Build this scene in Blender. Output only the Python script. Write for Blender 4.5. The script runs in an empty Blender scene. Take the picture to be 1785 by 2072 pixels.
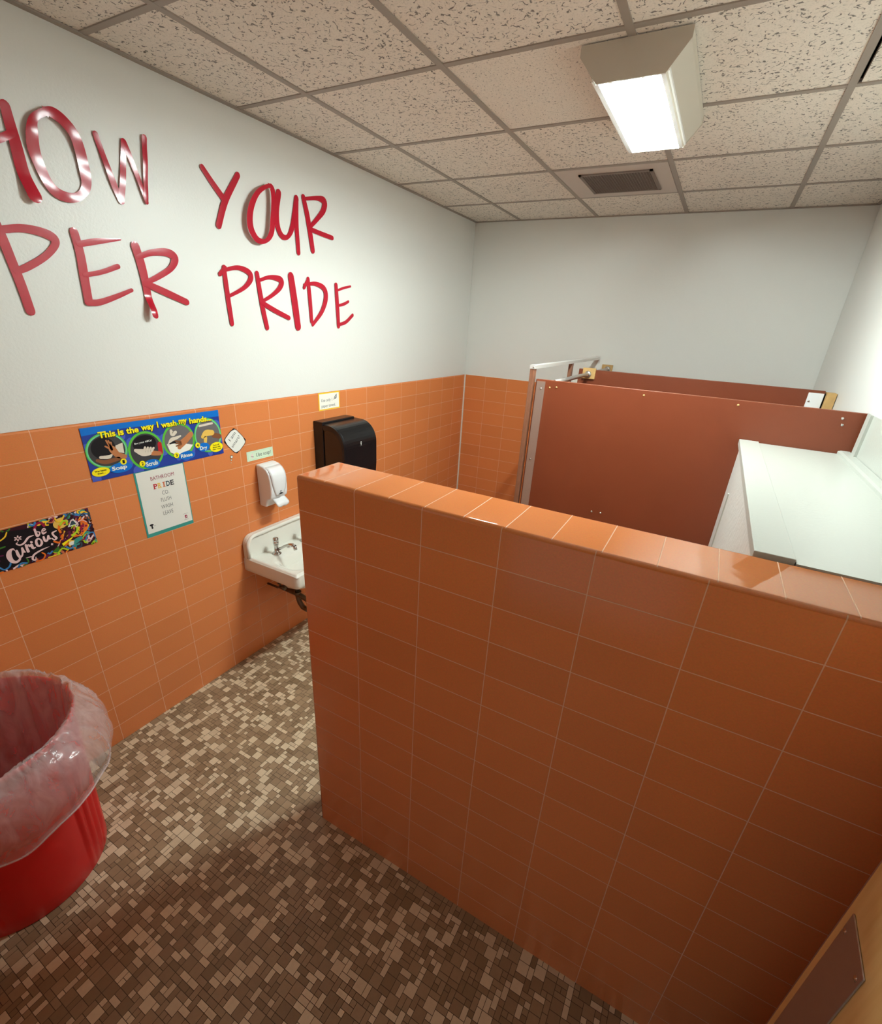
import bpy, bmesh, math, random
from mathutils import Vector, Matrix
S = bpy.context.scene
C = S.collection
R = math.radians
# ------------------------------------------------------------------ camera
cd = bpy.data.cameras.new('camera'); cam = bpy.data.objects.new('camera', cd); C.objects.link(cam)
cd.sensor_fit = 'HORIZONTAL'; cd.sensor_width = 36.0
cd.lens = 951.531 / 1785 * 36
cd.shift_x = (892.5 - 891.84) / 1785; cd.shift_y = (1089.72 - 1036) / 1785
cd.clip_start = .02
RX = Vector((0.870743691, 0.488774407, 0.053898087)); RY = Vector((0.245867556, -0.337823889, -0.908528571)); RZ = Vector((-0.425857452, 0.804347313, -0.414331789))
m = Matrix((( RX.x, -RY.x, -RZ.x, 2.0744), (RX.y, -RY.y, -RZ.y, -4.2123), (RX.z, -RY.z, -RZ.z, 1.9155), (0, 0, 0, 1)))
cam.matrix_world = m
S.camera = cam
# ------------------------------------------------------------------ view, world
S.view_settings.view_transform = 'Standard'; S.view_settings.look = 'None'
S.view_settings.gamma = 1; S.view_settings.use_curve_mapping = False
S.view_settings.exposure = 1.18
TUBE = 165.0
wd = bpy.data.worlds.new('doorway_fill'); S.world = wd; wd.use_nodes = True
bg = wd.node_tree.nodes['Background']; bg.inputs[0].default_value = (.9, .95, 1, 1); bg.inputs[1].default_value = .22  # dim ambient fill added through the open doorway, no known source out there

# ------------------------------------------------------------------ dimensions
TW = .216; TH = .108; H0 = 1.496; CEIL = 2.709
XR = 2.675; YF = -4.42; YH = -3.259; HT = .19; X0 = 1.0796

# ------------------------------------------------------------------ materials
def srgb(r, g, b):
    f = lambda c: (c/255/12.92) if c/255 <= .04045 else ((c/255+.055)/1.055)**2.4
    return (f(r), f(g), f(b), 1)
def mat(name, col, rough=.5, metal=0, spec=.5, bump=0, bscale=200, var=0, vscale=8, alpha=1, coat=0):
    m = bpy.data.materials.new(name); m.use_nodes = True; nt = m.node_tree; b = nt.nodes['Principled BSDF']
    col = tuple(col) if len(col) == 4 else (*col, 1)
    b.inputs['Base Color'].default_value = col; b.inputs['Roughness'].default_value = rough
    b.inputs['Metallic'].default_value = metal; b.inputs['Specular IOR Level'].default_value = spec
    b.inputs['Alpha'].default_value = alpha; b.inputs['Coat Weight'].default_value = coat
    tc = nt.nodes.new('ShaderNodeTexCoord')
    if bump:
        n = nt.nodes.new('ShaderNodeTexNoise'); n.inputs['Scale'].default_value = bscale; n.inputs['Detail'].default_value = 3
        nt.links.new(tc.outputs['Object'], n.inputs['Vector'])
        bp = nt.nodes.new('ShaderNodeBump'); bp.inputs['Strength'].default_value = bump; bp.inputs['Distance'].default_value = .002
        nt.links.new(n.outputs['Fac'], bp.inputs['Height']); nt.links.new(bp.outputs[0], b.inputs['Normal'])
    if var:
        n = nt.nodes.new('ShaderNodeTexNoise'); n.inputs['Scale'].default_value = vscale; n.inputs['Detail'].default_value = 4
        nt.links.new(tc.outputs['Object'], n.inputs['Vector'])
        mx = nt.nodes.new('ShaderNodeMix'); mx.data_type = 'RGBA'; mx.inputs[6].default_value = tuple(c*(1-var) for c in col[:3])+(1,); mx.inputs[7].default_value = tuple(min(1, c*(1+var)) for c in col[:3])+(1,)
        nt.links.new(n.outputs['Fac'], mx.inputs[0]); nt.links.new(mx.outputs[2], b.inputs['Base Color'])
    return m
def emit(name, col, s):
    m = bpy.data.materials.new(name); m.use_nodes = True; nt = m.node_tree; nt.nodes.clear()
    e = nt.nodes.new('ShaderNodeEmission'); e.inputs[0].default_value = (*col, 1); e.inputs[1].default_value = s
    o = nt.nodes.new('ShaderNodeOutputMaterial'); nt.links.new(e.outputs[0], o.inputs[0]); return m
TILE = (.78, .250, .080, 1); GROUT = (.80, .46, .29, 1)
def tile_mat(name, u, v, ou, ov, w, h, rough=.22):
    """glazed stack-bond tile: u, v pick the object axes, ou/ov the joint offsets"""
    m = bpy.data.materials.new(name); m.use_nodes = True; nt = m.node_tree; b = nt.nodes['Principled BSDF']; L = nt.links.new
    tc = nt.nodes.new('ShaderNodeTexCoord'); sx = nt.nodes.new('ShaderNodeSeparateXYZ'); L(tc.outputs['Object'], sx.inputs[0])
    cx = nt.nodes.new('ShaderNodeCombineXYZ')
    for k, (a, o) in enumerate(((u, ou), (v, ov))):
        s = nt.nodes.new('ShaderNodeMath'); s.operation = 'SUBTRACT'; L(sx.outputs['XYZ'.index(a)], s.inputs[0]); s.inputs[1].default_value = o; L(s.outputs[0], cx.inputs[k])
    br = nt.nodes.new('ShaderNodeTexBrick'); br.offset = 0; br.squash = 1; L(cx.outputs[0], br.inputs['Vector'])
    br.inputs['Scale'].default_value = 1; br.inputs['Mortar Size'].default_value = .0013; br.inputs['Mortar Smooth'].default_value = .3
    br.inputs['Brick Width'].default_value = w; br.inputs['Row Height'].default_value = h; br.inputs['Bias'].default_value = 0
    br.inputs['Color1'].default_value = tuple(c*.96 for c in TILE[:3])+(1,); br.inputs['Color2'].default_value = tuple(c*1.04 for c in TILE[:3])+(1,)
    br.inputs['Mortar'].default_value = GROUT
    n = nt.nodes.new('ShaderNodeTexNoise'); n.inputs['Scale'].default_value = 260; n.inputs['Detail'].default_value = 2; L(tc.outputs['Object'], n.inputs['Vector'])
    mx = nt.nodes.new('ShaderNodeMix'); mx.data_type = 'RGBA'; mx.blend_type = 'MULTIPLY'; mx.inputs[0].default_value = .22
    L(br.outputs['Color'], mx.inputs[6]); L(n.outputs['Color'], mx.inputs[7])
    r2 = nt.nodes.new('ShaderNodeMix'); r2.data_type = 'RGBA'
    L(br.outputs['Fac'], r2.inputs[0]); L(mx.outputs[2], r2.inputs[6]); r2.inputs[7].default_value = GROUT
    L(r2.outputs[2], b.inputs['Base Color'])
    mr = nt.nodes.new('ShaderNodeMath'); mr.operation = 'MULTIPLY_ADD'; L(br.outputs['Fac'], mr.inputs[0]); mr.inputs[1].default_value = .5; mr.inputs[2].default_value = rough; L(mr.outputs[0], b.inputs['Roughness'])
    inv = nt.nodes.new('ShaderNodeMath'); inv.operation = 'MULTIPLY'; L(br.outputs['Fac'], inv.inputs[0]); inv.inputs[1].default_value = -1
    bp = nt.nodes.new('ShaderNodeBump'); bp.inputs['Strength'].default_value = .6; bp.inputs['Distance'].default_value = .0015; L(inv.outputs[0], bp.inputs['Height'])
    n2 = nt.nodes.new('ShaderNodeTexNoise'); n2.inputs['Scale'].default_value = 12; L(tc.outputs['Object'], n2.inputs['Vector'])
    bp2 = nt.nodes.new('ShaderNodeBump'); bp2.inputs['Strength'].default_value = .15; bp2.inputs['Distance'].default_value = .004; L(n2.outputs['Fac'], bp2.inputs['Height']); L(bp.outputs[0], bp2.inputs['Normal'])
    L(bp2.outputs[0], b.inputs['Normal'])
    b.inputs['Specular IOR Level'].default_value = .38
    return m
def ceiling_mat(name, fine=False):
    m = bpy.data.materials.new(name); m.use_nodes = True; nt = m.node_tree; b = nt.nodes['Principled BSDF']; L = nt.links.new
    tc = nt.nodes.new('ShaderNodeTexCoord')
    warp = nt.nodes.new('ShaderNodeTexNoise'); warp.inputs['Scale'].default_value = 30; warp.inputs['Detail'].default_value = 2; L(tc.outputs['Object'], warp.inputs['Vector'])
    wm = nt.nodes.new('ShaderNodeVectorMath'); wm.operation = 'SCALE'; wm.inputs[3].default_value = .03; L(warp.outputs['Color'], wm.inputs[0])
    ad = nt.nodes.new('ShaderNodeVectorMath'); ad.operation = 'ADD'; L(tc.outputs['Object'], ad.inputs[0]); L(wm.outputs[0], ad.inputs[1])
    n = nt.nodes.new('ShaderNodeTexNoise'); n.inputs['Scale'].default_value = 34 if not fine else 75; n.inputs['Detail'].default_value = 1.5; n.inputs['Roughness'].default_value = .6; L(ad.outputs[0], n.inputs['Vector'])
    s = nt.nodes.new('ShaderNodeMath'); s.operation = 'SUBTRACT'; L(n.outputs['Fac'], s.inputs[0]); s.inputs[1].default_value = .5
    a = nt.nodes.new('ShaderNodeMath'); a.operation = 'ABSOLUTE'; L(s.outputs[0], a.inputs[0])
    r = nt.nodes.new('ShaderNodeMapRange'); r.inputs[1].default_value = .013; r.inputs[2].default_value = .03; r.inputs[3].default_value = 1; r.inputs[4].default_value = 0; L(a.outputs[0], r.inputs[0])
    k = nt.nodes.new('ShaderNodeTexNoise'); k.inputs['Scale'].default_value = 75 if not fine else 110; k.inputs['Detail'].default_value = 1; L(tc.outputs['Object'], k.inputs['Vector'])
    kr = nt.nodes.new('ShaderNodeMapRange'); kr.inputs[1].default_value = .485 if not fine else .57; kr.inputs[2].default_value = .545 if not fine else .62; L(k.outputs['Fac'], kr.inputs[0])
    mm = nt.nodes.new('ShaderNodeMath'); mm.operation = 'MULTIPLY'; L(r.outputs[0], mm.inputs[0]); L(kr.outputs[0], mm.inputs[1])
    g = nt.nodes.new('ShaderNodeTexNoise'); g.inputs['Scale'].default_value = 190; g.inputs['Detail'].default_value = 3; L(tc.outputs['Object'], g.inputs['Vector'])
    gr = nt.nodes.new('ShaderNodeMapRange'); gr.inputs[1].default_value = .3; gr.inputs[2].default_value = .5; gr.inputs[3].default_value = .84; gr.inputs[4].default_value = 1; L(g.outputs['Fac'], gr.inputs[0])
    base = nt.nodes.new('ShaderNodeMix'); base.data_type = 'RGBA'; base.inputs[6].default_value = CEILC; base.inputs[7].default_value = tuple(c*.26 for c in CEILC[:3])+(1,); L(mm.outputs[0], base.inputs[0])
    mul = nt.nodes.new('ShaderNodeMix'); mul.data_type = 'RGBA'; mul.blend_type = 'MULTIPLY'; mul.inputs[0].default_value = 1; L(base.outputs[2], mul.inputs[6]); L(gr.outputs[0], mul.inputs[7])
    L(mul.outputs[2], b.inputs['Base Color']); b.inputs['Roughness'].default_value = .9
    iv = nt.nodes.new('ShaderNodeMath'); iv.operation = 'MULTIPLY'; iv.inputs[1].default_value = -1; L(mm.outputs[0], iv.inputs[0])
    bp = nt.nodes.new('ShaderNodeBump'); bp.inputs['Strength'].default_value = .5; bp.inputs['Distance'].default_value = .003; L(iv.outputs[0], bp.inputs['Height']); L(bp.outputs[0], b.inputs['Normal'])
    return m
CEILC = (.86, .79, .70, 1)
M = {}
M['plaster'] = mat('painted_plaster', (.775, .765, .72), .38, bump=.25, bscale=120, spec=.35)
M['tile_left'] = tile_mat('glazed_tile_left', 'Y', 'Z', 0, H0, TW, TH)
M['tile_back'] = tile_mat('glazed_tile_back', 'X', 'Z', 0, H0, TW, TH)
M['tile_half'] = tile_mat('glazed_tile_half_wall', 'X', 'Z', X0, H0, TW, TH, .2)
M['tile_end'] = tile_mat('glazed_tile_end', 'Y', 'Z', YH, H0, .19, TH, .2)
M['tile_cap'] = tile_mat('glazed_tile_cap', 'X', 'Y', 1.187, YH-.005, .1097, .3, .07)
M['ceil'] = ceiling_mat('fissured_ceiling_tile'); M['ceil_fine'] = ceiling_mat('fine_ceiling_tile', True)
M['tbar'] = mat('grid_metal', (.36, .31, .265), .6)
M['black'] = mat('black_plastic', (.006, .006, .007), .28, spec=.4, bump=.05, bscale=900)
M['black_matte'] = mat('dark_void', (.01, .01, .01), .9)
M['smoke'] = mat('smoked_panel', (.014, .007, .005), .22)
M['white_plastic'] = mat('white_plastic', (.82, .82, .82), .3)
M['porcelain'] = mat('porcelain', (.80, .78, .70), .12, coat=.3, var=.04, vscale=6)
M['chrome'] = mat('chrome', (.55, .54, .52), .16, metal=1)
M['brass'] = mat('aged_brass_pipe', (.16, .12, .08), .35, metal=.8)
M['steel'] = mat('brushed_steel', (.50, .46, .43), .34, metal=.85, bump=.1, bscale=300)
M['bronze_steel'] = mat('anodised_channel', (.42, .32, .27), .4, metal=.6)
M['phen'] = mat('red_brown_laminate', (.175, .038, .013), .40, bump=.15, bscale=400, var=.05, vscale=3)
M['pil'] = mat('pilaster_edge', (.24, .10, .055), .4, var=.15, vscale=30)
M['aluminium'] = mat('aluminium_rail', (.70, .67, .63), .35, metal=.35)
M['block'] = mat('raw_wood_block', (.55, .33, .12), .6, var=.2, vscale=40)
M['white_board'] = mat('white_painted_board', (.46, .465, .42), .32, bump=.35, bscale=90)
M['rough_white'] = mat('rough_painted_block', (.62, .61, .57), .4, bump=1.0, bscale=45)
M['vinyl'] = mat('red_vinyl', (.47, .008, .026), .2, spec=.5)
M['bin'] = mat('red_bin_plastic', (.72, .012, .012), .38, bump=.15, bscale=500)
M['caulk'] = mat('white_caulk', (.8, .76, .68), .5)
M['lamp_metal'] = mat('lamp_housing_enamel', (.62, .56, .47), .4)
M['lamp_white'] = mat('lamp_white_enamel', (.86, .86, .84), .35)
M['tube'] = emit('fluorescent_tube', (.87, 1, .98), TUBE)
M['yellow_tag'] = mat('yellow_tag', (.85, .7, .02), .5)
M['grille'] = mat('vent_grille', (.22, .17, .14), .6)
M['vent_panel'] = mat('vent_panel', (.60, .52, .46), .6)
M['grout_floor'] = mat('floor_grout', (.09, .062, .038), .7)
for i, c in enumerate([(.70, .57, .39), (.62, .49, .33), (.32, .215, .125), (.27, .18, .10), (.37, .255, .15)]):
    M['mos%d' % i] = mat('mosaic_%s' % ['cream', 'sand', 'tan', 'umber', 'fawn'][i], c, .42, bump=.1, bscale=300, var=.10, vscale=60)
def wood():
    m = bpy.data.materials.new('oak_door_veneer'); m.use_nodes = True; nt = m.node_tree; b = nt.nodes['Principled BSDF']; L = nt.links.new
    tc = nt.nodes.new('ShaderNodeTexCoord'); mp = nt.nodes.new('ShaderNodeMapping'); mp.inputs['Scale'].default_value = (40, 40, 2.5); L(tc.outputs['Object'], mp.inputs[0])
    n = nt.nodes.new('ShaderNodeTexNoise'); n.inputs['Scale'].default_value = 1.4; n.inputs['Detail'].default_value = 5; L(mp.outputs[0], n.inputs['Vector'])
    cr = nt.nodes.new('ShaderNodeValToRGB'); cr.color_ramp.elements[0].position = .3; cr.color_ramp.elements[0].color = (.74, .43, .15, 1); cr.color_ramp.elements[1].position = .75; cr.color_ramp.elements[1].color = (.86, .56, .23, 1)
    L(n.outputs['Fac'], cr.inputs[0]); L(cr.outputs[0], b.inputs['Base Color']); b.inputs['Roughness'].default_value = .4
    return m
M['oak'] = wood()
def film():
    m = bpy.data.materials.new('clear_plastic_film'); m.use_nodes = True; nt = m.node_tree; b = nt.nodes['Principled BSDF']; L = nt.links.new
    b.inputs['Base Color'].default_value = (.86, .78, .78, 1); b.inputs['Roughness'].default_value = .2; b.inputs['Specular IOR Level'].default_value = 1
    tc = nt.nodes.new('ShaderNodeTexCoord'); mp = nt.nodes.new('ShaderNodeMapping'); mp.inputs['Scale'].default_value = (11, 11, 3.5); L(tc.outputs['Object'], mp.inputs[0])
    n = nt.nodes.new('ShaderNodeTexNoise'); n.inputs['Scale'].default_value = 1.5; n.inputs['Detail'].default_value = 5; n.inputs['Distortion'].default_value = 1.2; L(mp.outputs[0], n.inputs['Vector'])
    r = nt.nodes.new('ShaderNodeMapRange'); r.inputs[1].default_value = .38; r.inputs[2].default_value = .66; r.inputs[3].default_value = .30; r.inputs[4].default_value = .48; L(n.outputs['Fac'], r.inputs[0]); L(r.outputs[0], b.inputs['Alpha'])
    bp = nt.nodes.new('ShaderNodeBump'); bp.inputs['Strength'].default_value = .5; bp.inputs['Distance'].default_value = .01; L(n.outputs['Fac'], bp.inputs['Height']); L(bp.outputs[0], b.inputs['Normal'])
    return m
M['film'] = film()
def ink(name, r, g, b, rough=.45):
    if name not in M: M[name] = mat('print_' + name, srgb(r, g, b), rough, spec=.3)
    return name
for n_, c_ in dict(white=(236, 236, 228), blue=(0, 112, 205), navy=(35, 60, 150), violet=(72, 92, 190), green=(92, 190, 60), mint=(110, 205, 150), yellow=(255, 235, 20), inkblack=(18, 14, 20), grey=(110, 105, 105), dgrey=(62, 60, 62),
                   skin=(190, 120, 75), dskin=(135, 82, 50), foam=(222, 208, 190), teal=(60, 150, 140), magenta=(150, 20, 60), red=(190, 30, 40), gold=(235, 190, 90), slate=(55, 75, 85), paper=(232, 229, 220), palegreen=(214, 232, 205), sagegreen=(160, 205, 165),
                   amber=(250, 200, 50), orange=(240, 115, 30), lime=(180, 215, 40), purple=(95, 25, 70), pink=(240, 205, 205), cyan=(60, 130, 190), leaf=(60, 120, 40), copper=(205, 110, 75), plum=(60, 15, 30), cream=(244, 240, 228)).items(): ink(n_, *c_)

# ------------------------------------------------------------------ mesh helpers
class MB:
    def __init__(s): s.v = []; s.f = []; s.m = []; s.mats = []; s.sm = []
    def mi(s, k):
        if k not in s.mats: s.mats.append(k)
        return s.mats.index(k)
    def add(s, vs, fs, k, smooth=False):
        o = len(s.v); s.v += [tuple(v) for v in vs]; i = s.mi(k)
        for f in fs: s.f.append(tuple(o + a for a in f)); s.m.append(i); s.sm.append(smooth)
        return s
    def box(s, a, b, k):
        (x0, y0, z0), (x1, y1, z1) = a, b
        vs = [(x0, y0, z0), (x1, y0, z0), (x1, y1, z0), (x0, y1, z0), (x0, y0, z1), (x1, y0, z1), (x1, y1, z1), (x0, y1, z1)]
        return s.add(vs, [(0, 3, 2, 1), (4, 5, 6, 7), (0, 1, 5, 4), (1, 2, 6, 5), (2, 3, 7, 6), (3, 0, 4, 7)], k)
    def tube(s, pts, r, k, n=14, caps=True):
        pts = [Vector(p) for p in pts]; rs = r if isinstance(r, (list, tuple)) else [r]*len(pts)
        vs = []; fs = []; up = None
        for i, p in enumerate(pts):
            t = (pts[min(i+1, len(pts)-1)] - pts[max(i-1, 0)])
            if t.length < 1e-9: t = pts[min(i+1, len(pts)-1)] - pts[0]
            t.normalize()
            if up is None: up = Vector((0, 0, 1)) if abs(t.z) < .9 else Vector((1, 0, 0))
            a = t.cross(up); a.normalize(); b = a.cross(t); b.normalize(); up = b
            for j in range(n):
                w = 2*math.pi*j/n; vs.append(p + (a*math.cos(w) + b*math.sin(w))*rs[i])
        for i in range(len(pts)-1):
            for j in range(n): fs.append((i*n+j, i*n+(j+1) % n, (i+1)*n+(j+1) % n, (i+1)*n+j))
        s.add(vs, fs, k, True)
        if caps: s.add(vs[:n], [tuple(range(n))[::-1]], k); s.add(vs[-n:], [tuple(range(n))], k)
        return s
    def lathe(s, c, prof, k, n=32, axis='z'):
        vs = []; fs = []
        for r, z in prof:
            for j in range(n):
                w = 2*math.pi*j/n
                d = (r*math.cos(w), r*math.sin(w), z) if axis == 'z' else ((z, r*math.cos(w), r*math.sin(w)) if axis == 'x' else (r*math.cos(w), z, r*math.sin(w)))
                vs.append((c[0]+d[0], c[1]+d[1], c[2]+d[2]))
        for i in range(len(prof)-1):
            for j in range(n): fs.append((i*n+j, i*n+(j+1) % n, (i+1)*n+(j+1) % n, (i+1)*n+j))
        return s.add(vs, fs, k, True)
    def prism(s, poly, a, b, axis, k, capk=None, smooth=False):
        """poly in the two other axes, extruded along axis from a to b"""
        def P(u, v, w): return {'x': (w, u, v), 'y': (u, w, v), 'z': (u, v, w)}[axis]
        n = len(poly); vs = [P(u, v, a) for u, v in poly] + [P(u, v, b) for u, v in poly]
        s.add(vs, [(i, (i+1) % n, n+(i+1) % n, n+i) for i in range(n)], k, smooth)
        s.add(vs, [tuple(range(n))[::-1], tuple(range(n, 2*n))], capk or k)
        return s
    # ---- flat printed shapes on the left wall, x = height of the sheet above the wall
    def wpoly(s, pts, x, k): return s.add([(x, y, z) for y, z in pts], [tuple(range(len(pts)))], k)
    def well(s, y, z, ry, rz, x, k, rot=0, n=36):
        c, q = math.cos(rot), math.sin(rot)
        return s.wpoly([(y + ry*math.cos(t)*c - rz*math.sin(t)*q, z + ry*math.cos(t)*q + rz*math.sin(t)*c) for t in [2*math.pi*i/n for i in range(n)]], x, k)
    def wstroke(s, pts, x, k, sub=5, thick=0, lift=None, cup=0):
        P = smooth_path(pts, sub); n = len(P); vs = []; fs = []
        # round caps
        ext = []
        for e, (q0, q1) in ((0, (P[0], P[1])), (1, (P[-1], P[-2]))):
            d = Vector((q0[0]-q1[0], q0[1]-q1[1])); d.normalize(); r = q0[2]/2
            ext.append([(q0[0]+d.x*r*math.sin(t), q0[1]+d.y*r*math.sin(t), 2*r*math.cos(t)) for t in (R(30), R(60), R(85))])
        closed = (Vector(P[0][:2])-Vector(P[-1][:2])).length < 1e-4
        if not closed: P = ext[0][::-1] + P + ext[1]
        n = len(P)
        for i, (y, z, w) in enumerate(P):
            a = P[(i-1) % (n-1)] if closed else P[max(i-1, 0)]; b = P[(i+1) % (n-1)] if closed else P[min(i+1, n-1)]
            t = Vector((b[0]-a[0], b[1]-a[1])); t.normalize(); nn = Vector((-t.y, t.x))
            for q, cc in ((1, 0), (.5, cup*.75), (0, cup), (-.5, cup*.75), (-1, 0)):
                py, pz = y+nn.x*w/2*q, z+nn.y*w/2*q
                vs.append((x + (lift(py, pz) if lift else 0) + cc, py, pz))
        for i in range(n-1):
            for j in range(4): fs.append((i*5+j, i*5+j+1, i*5+j+6, i*5+j+5))
        s.add(vs, fs, k, True)
        return s
    def text(s, body, y0, y1, z0, z1, x, k, rot=0, bold=0, shear=0):
        """text fitted in a box; y0..y1 width, z0..z1 height; rot about the lower left corner"""
        cu = bpy.data.curves.new('t', 'FONT'); cu.body = body; cu.size = 1; cu.offset = bold; cu.resolution_u = 3; cu.shear = shear
        ob = bpy.data.objects.new('t', cu); C.objects.link(ob)
        dg = bpy.context.evaluated_depsgraph_get(); me = bpy.data.meshes.new_from_object(ob.evaluated_get(dg))
        vs = [v.co.copy() for v in me.vertices]; xs = [v.x for v in vs]; ys = [v.y for v in vs]
        ax, ay = min(xs), min(ys); sx = (y1-y0)/(max(xs)-ax); sy = (z1-z0)/(max(ys)-ay); c, q = math.cos(rot), math.sin(rot)
        out = []
        for v in vs:
            u, w = (v.x-ax)*sx, (v.y-ay)*sy; out.append((x, y0 + u*c - w*q, z0 + u*q + w*c))
        s.add(out, [tuple(p.vertices) for p in me.polygons], k)
        bpy.data.objects.remove(ob); bpy.data.curves.remove(cu); bpy.data.meshes.remove(me)
        return s
    def build(s, name, parent=None, origin=None, kind=None, bevel=0, smooth_angle=None, keep=False):
        me = bpy.data.meshes.new(name); o = Vector(origin) if origin else Vector((0, 0, 0))
        me.from_pydata([tuple(Vector(v)-o) for v in s.v], [], s.f)
        for k in s.mats: me.materials.append(M[k])
        me.polygons.foreach_set('material_index', s.m); me.polygons.foreach_set('use_smooth', s.sm); me.update()
        if bevel or not keep:
            bm = bmesh.new(); bm.from_mesh(me)
            bmesh.ops.remove_doubles(bm, verts=bm.verts, dist=1e-6)
            bm.to_mesh(me); bm.free()
        ob = bpy.data.objects.new(name, me); C.objects.link(ob)
        if parent is not None: ob.parent = parent; ob.location = o - wloc(parent)
        else: ob.location = o
        if kind: ob['kind'] = kind
        if bevel:
            md = ob.modifiers.new('edge', 'BEVEL'); md.width = bevel; md.segments = 3; md.limit_method = 'ANGLE'; md.angle_limit = R(35)
        return ob
def wloc(o): return Vector(o.location) + (wloc(o.parent) if o.parent else Vector((0, 0, 0)))
def smooth_path(pts, sub):
    if len(pts) < 3:
        a, b = pts[0], pts[-1]; return [tuple(a[i]+(b[i]-a[i])*t/sub for i in range(3)) for t in range(sub+1)]
    closed = abs(pts[0][0]-pts[-1][0]) + abs(pts[0][1]-pts[-1][1]) < 1e-6; n = len(pts); out = []
    g = lambda i: pts[i % (n-1)] if closed else (pts[i] if 0 <= i < n else (tuple(2*pts[0][q]-pts[1][q] for q in range(3)) if i < 0 else tuple(2*pts[-1][q]-pts[-2][q] for q in range(3))))
    for i in range(n-1):
        p0, p1, p2, p3 = g(i-1), g(i), g(i+1), g(i+2)
        for k in range(sub):
            t = k/sub
            out.append(tuple(.5*((2*p1[q]) + (-p0[q]+p2[q])*t + (2*p0[q]-5*p1[q]+4*p2[q]-p3[q])*t*t + (-p0[q]+3*p1[q]-3*p2[q]+p3[q])*t**3) for q in range(3)))
    out.append(tuple(pts[-1])); return out
def tag(o, label, cat, group=None, kind=None):
    o['label'] = label; o['category'] = cat
    if group: o['group'] = group
    if kind: o['kind'] = kind
    return o
def thing(name, label, cat, loc, group=None):
    o = bpy.data.objects.new(name, None); C.objects.link(o); o.location = loc; o.empty_display_size = .05
    return tag(o, label, cat, group)
# ================================================================== THE ROOM
rnd = random.Random(7)
# ---- floor: ceramic mosaic, every tile a quad
U = .0180; fl = MB(); fl.box((-.1, YF-1.0, -.06), (XR+.1, .1, -.0015), 'grout_floor')
nx = int(XR/U)+1; ny = int(-(YF-.35)/U)+1; occ = [[False]*ny for _ in range(nx)]
for j in range(ny):
    for i in range(nx):
        if occ[i][j]: continue
        opts = [(2, 2), (2, 2), (2, 1), (2, 1), (1, 2), (1, 1), (1, 1)]; rnd.shuffle(opts)
        for a, b in opts + [(1, 1)]:
            if i+a <= nx and j+b <= ny and all(not occ[i+p][j+q] for p in range(a) for q in range(b)): break
        for p in range(a):
            for q in range(b): occ[i+p][j+q] = True
        k = rnd.choice([0, 0, 1]) if rnd.random() < .34 else rnd.choice([2, 2, 3, 4, 4])
        x0, y0 = i*U, -j*U; g = .0008; x1 = min((i+a)*U, XR)
        fl.add([(x0+g, y0-b*U+g, 0), (x1-g, y0-b*U+g, 0), (x1-g, y0-g, 0), (x0+g, y0-g, 0)], [(0, 1, 2, 3)], 'mos%d' % k)
fl.build('floor', kind='structure', keep=True)

# ---- walls: tiled wainscot with painted plaster above
def wall(name, tile, plaster, tk, kind='structure'):
    b = MB(); b.box(*tile, tk); b.box(*plaster, 'plaster'); return b.build(name, kind=kind)
b = MB()
b.prism([(-.12, 0), (0, 0), (0, H0-.009), (-.0015, H0-.004), (-.005, H0-.0005), (-.009, H0), (-.12, H0)], YF-.1, 0, 'y', 'tile_left')
b.box((-.12, YF-.1, H0), (-.003, 0, CEIL+.25), 'plaster'); b.build('wall_left', kind='structure')
b = MB(); b.box((-.12, 0, 0), (XR+.12, .12, H0), 'tile_back'); b.box((-.12, .003, H0), (XR+.12, .12, CEIL+.25), 'plaster'); b.build('wall_back', kind='structure')
b = MB(); b.box((XR, YF-.1, 0), (XR+.12, 0, H0), 'tile_left'); b.box((XR+.002, YF-.1, H0), (XR+.12, 0, CEIL+.25), 'plaster'); b.build('wall_right', kind='structure')
b = MB()
b.box((-.12, YF-.1, 0), (1.45, YF, H0), 'tile_back'); b.box((-.12, YF-.1, H0), (1.45, YF-.002, CEIL+.25), 'plaster')
b.box((2.43, YF-.1, 0), (XR+.12, YF, H0), 'tile_back'); b.box((2.43, YF-.1, H0), (XR+.12, YF-.002, CEIL+.25), 'plaster')
b.box((1.45, YF-.1, 2.08), (2.43, YF-.002, CEIL+.25), 'plaster'); b.build('wall_front', kind='structure')
b = MB()   # furred panel low on the right wall behind the chase
b.box((XR-.02, YH+HT+.0, 1.45), (XR+.002, -1.622, 1.678), 'white_board'); b.box((XR-.03, -1.72, 1.45), (XR-.02, -1.712, 1.678), 'white_board')
b.build('trim_1', kind='structure')
b = MB(); b.box((0, -.010, 0), (.010, 0, H0), 'caulk'); b.build('trim_2', kind='structure')
# low tiled wall
b = MB(); x0, x1, y0, y1 = X0, XR, YH, YH+HT; r = .012
def arc(cx, cy, a0, a1, n=5): return [(cx+r*math.cos(R(a0+(a1-a0)*i/n)), cy+r*math.sin(R(a0+(a1-a0)*i/n))) for i in range(n+1)]
hw = bmesh.new(); bmesh.ops.create_cube(hw, size=1)
for v in hw.verts: v.co = Vector((x0 if v.co.x < 0 else x1, y0 if v.co.y < 0 else y1, 0 if v.co.z < 0 else H0))
ed = [e for e in hw.edges if all(v.co.z > 1 for v in e.verts) and not all(v.co.x > 2 for v in e.verts)] + [e for e in hw.edges if all(v.co.x < x0+.01 for v in e.verts) and abs(e.verts[0].co.z-e.verts[1].co.z) > 1]
bmesh.ops.bevel(hw, geom=ed, offset=.011, segments=5, profile=.5, affect='EDGES')
me = bpy.data.meshes.new('wall_low'); 
for k in ('tile_half', 'tile_end', 'tile_cap'): me.materials.append(M[k])
for f in hw.faces:
    n = f.normal; f.material_index = 2 if n.z > .72 else (0 if abs(n.y) > abs(n.x) else 1); f.smooth = True
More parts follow.
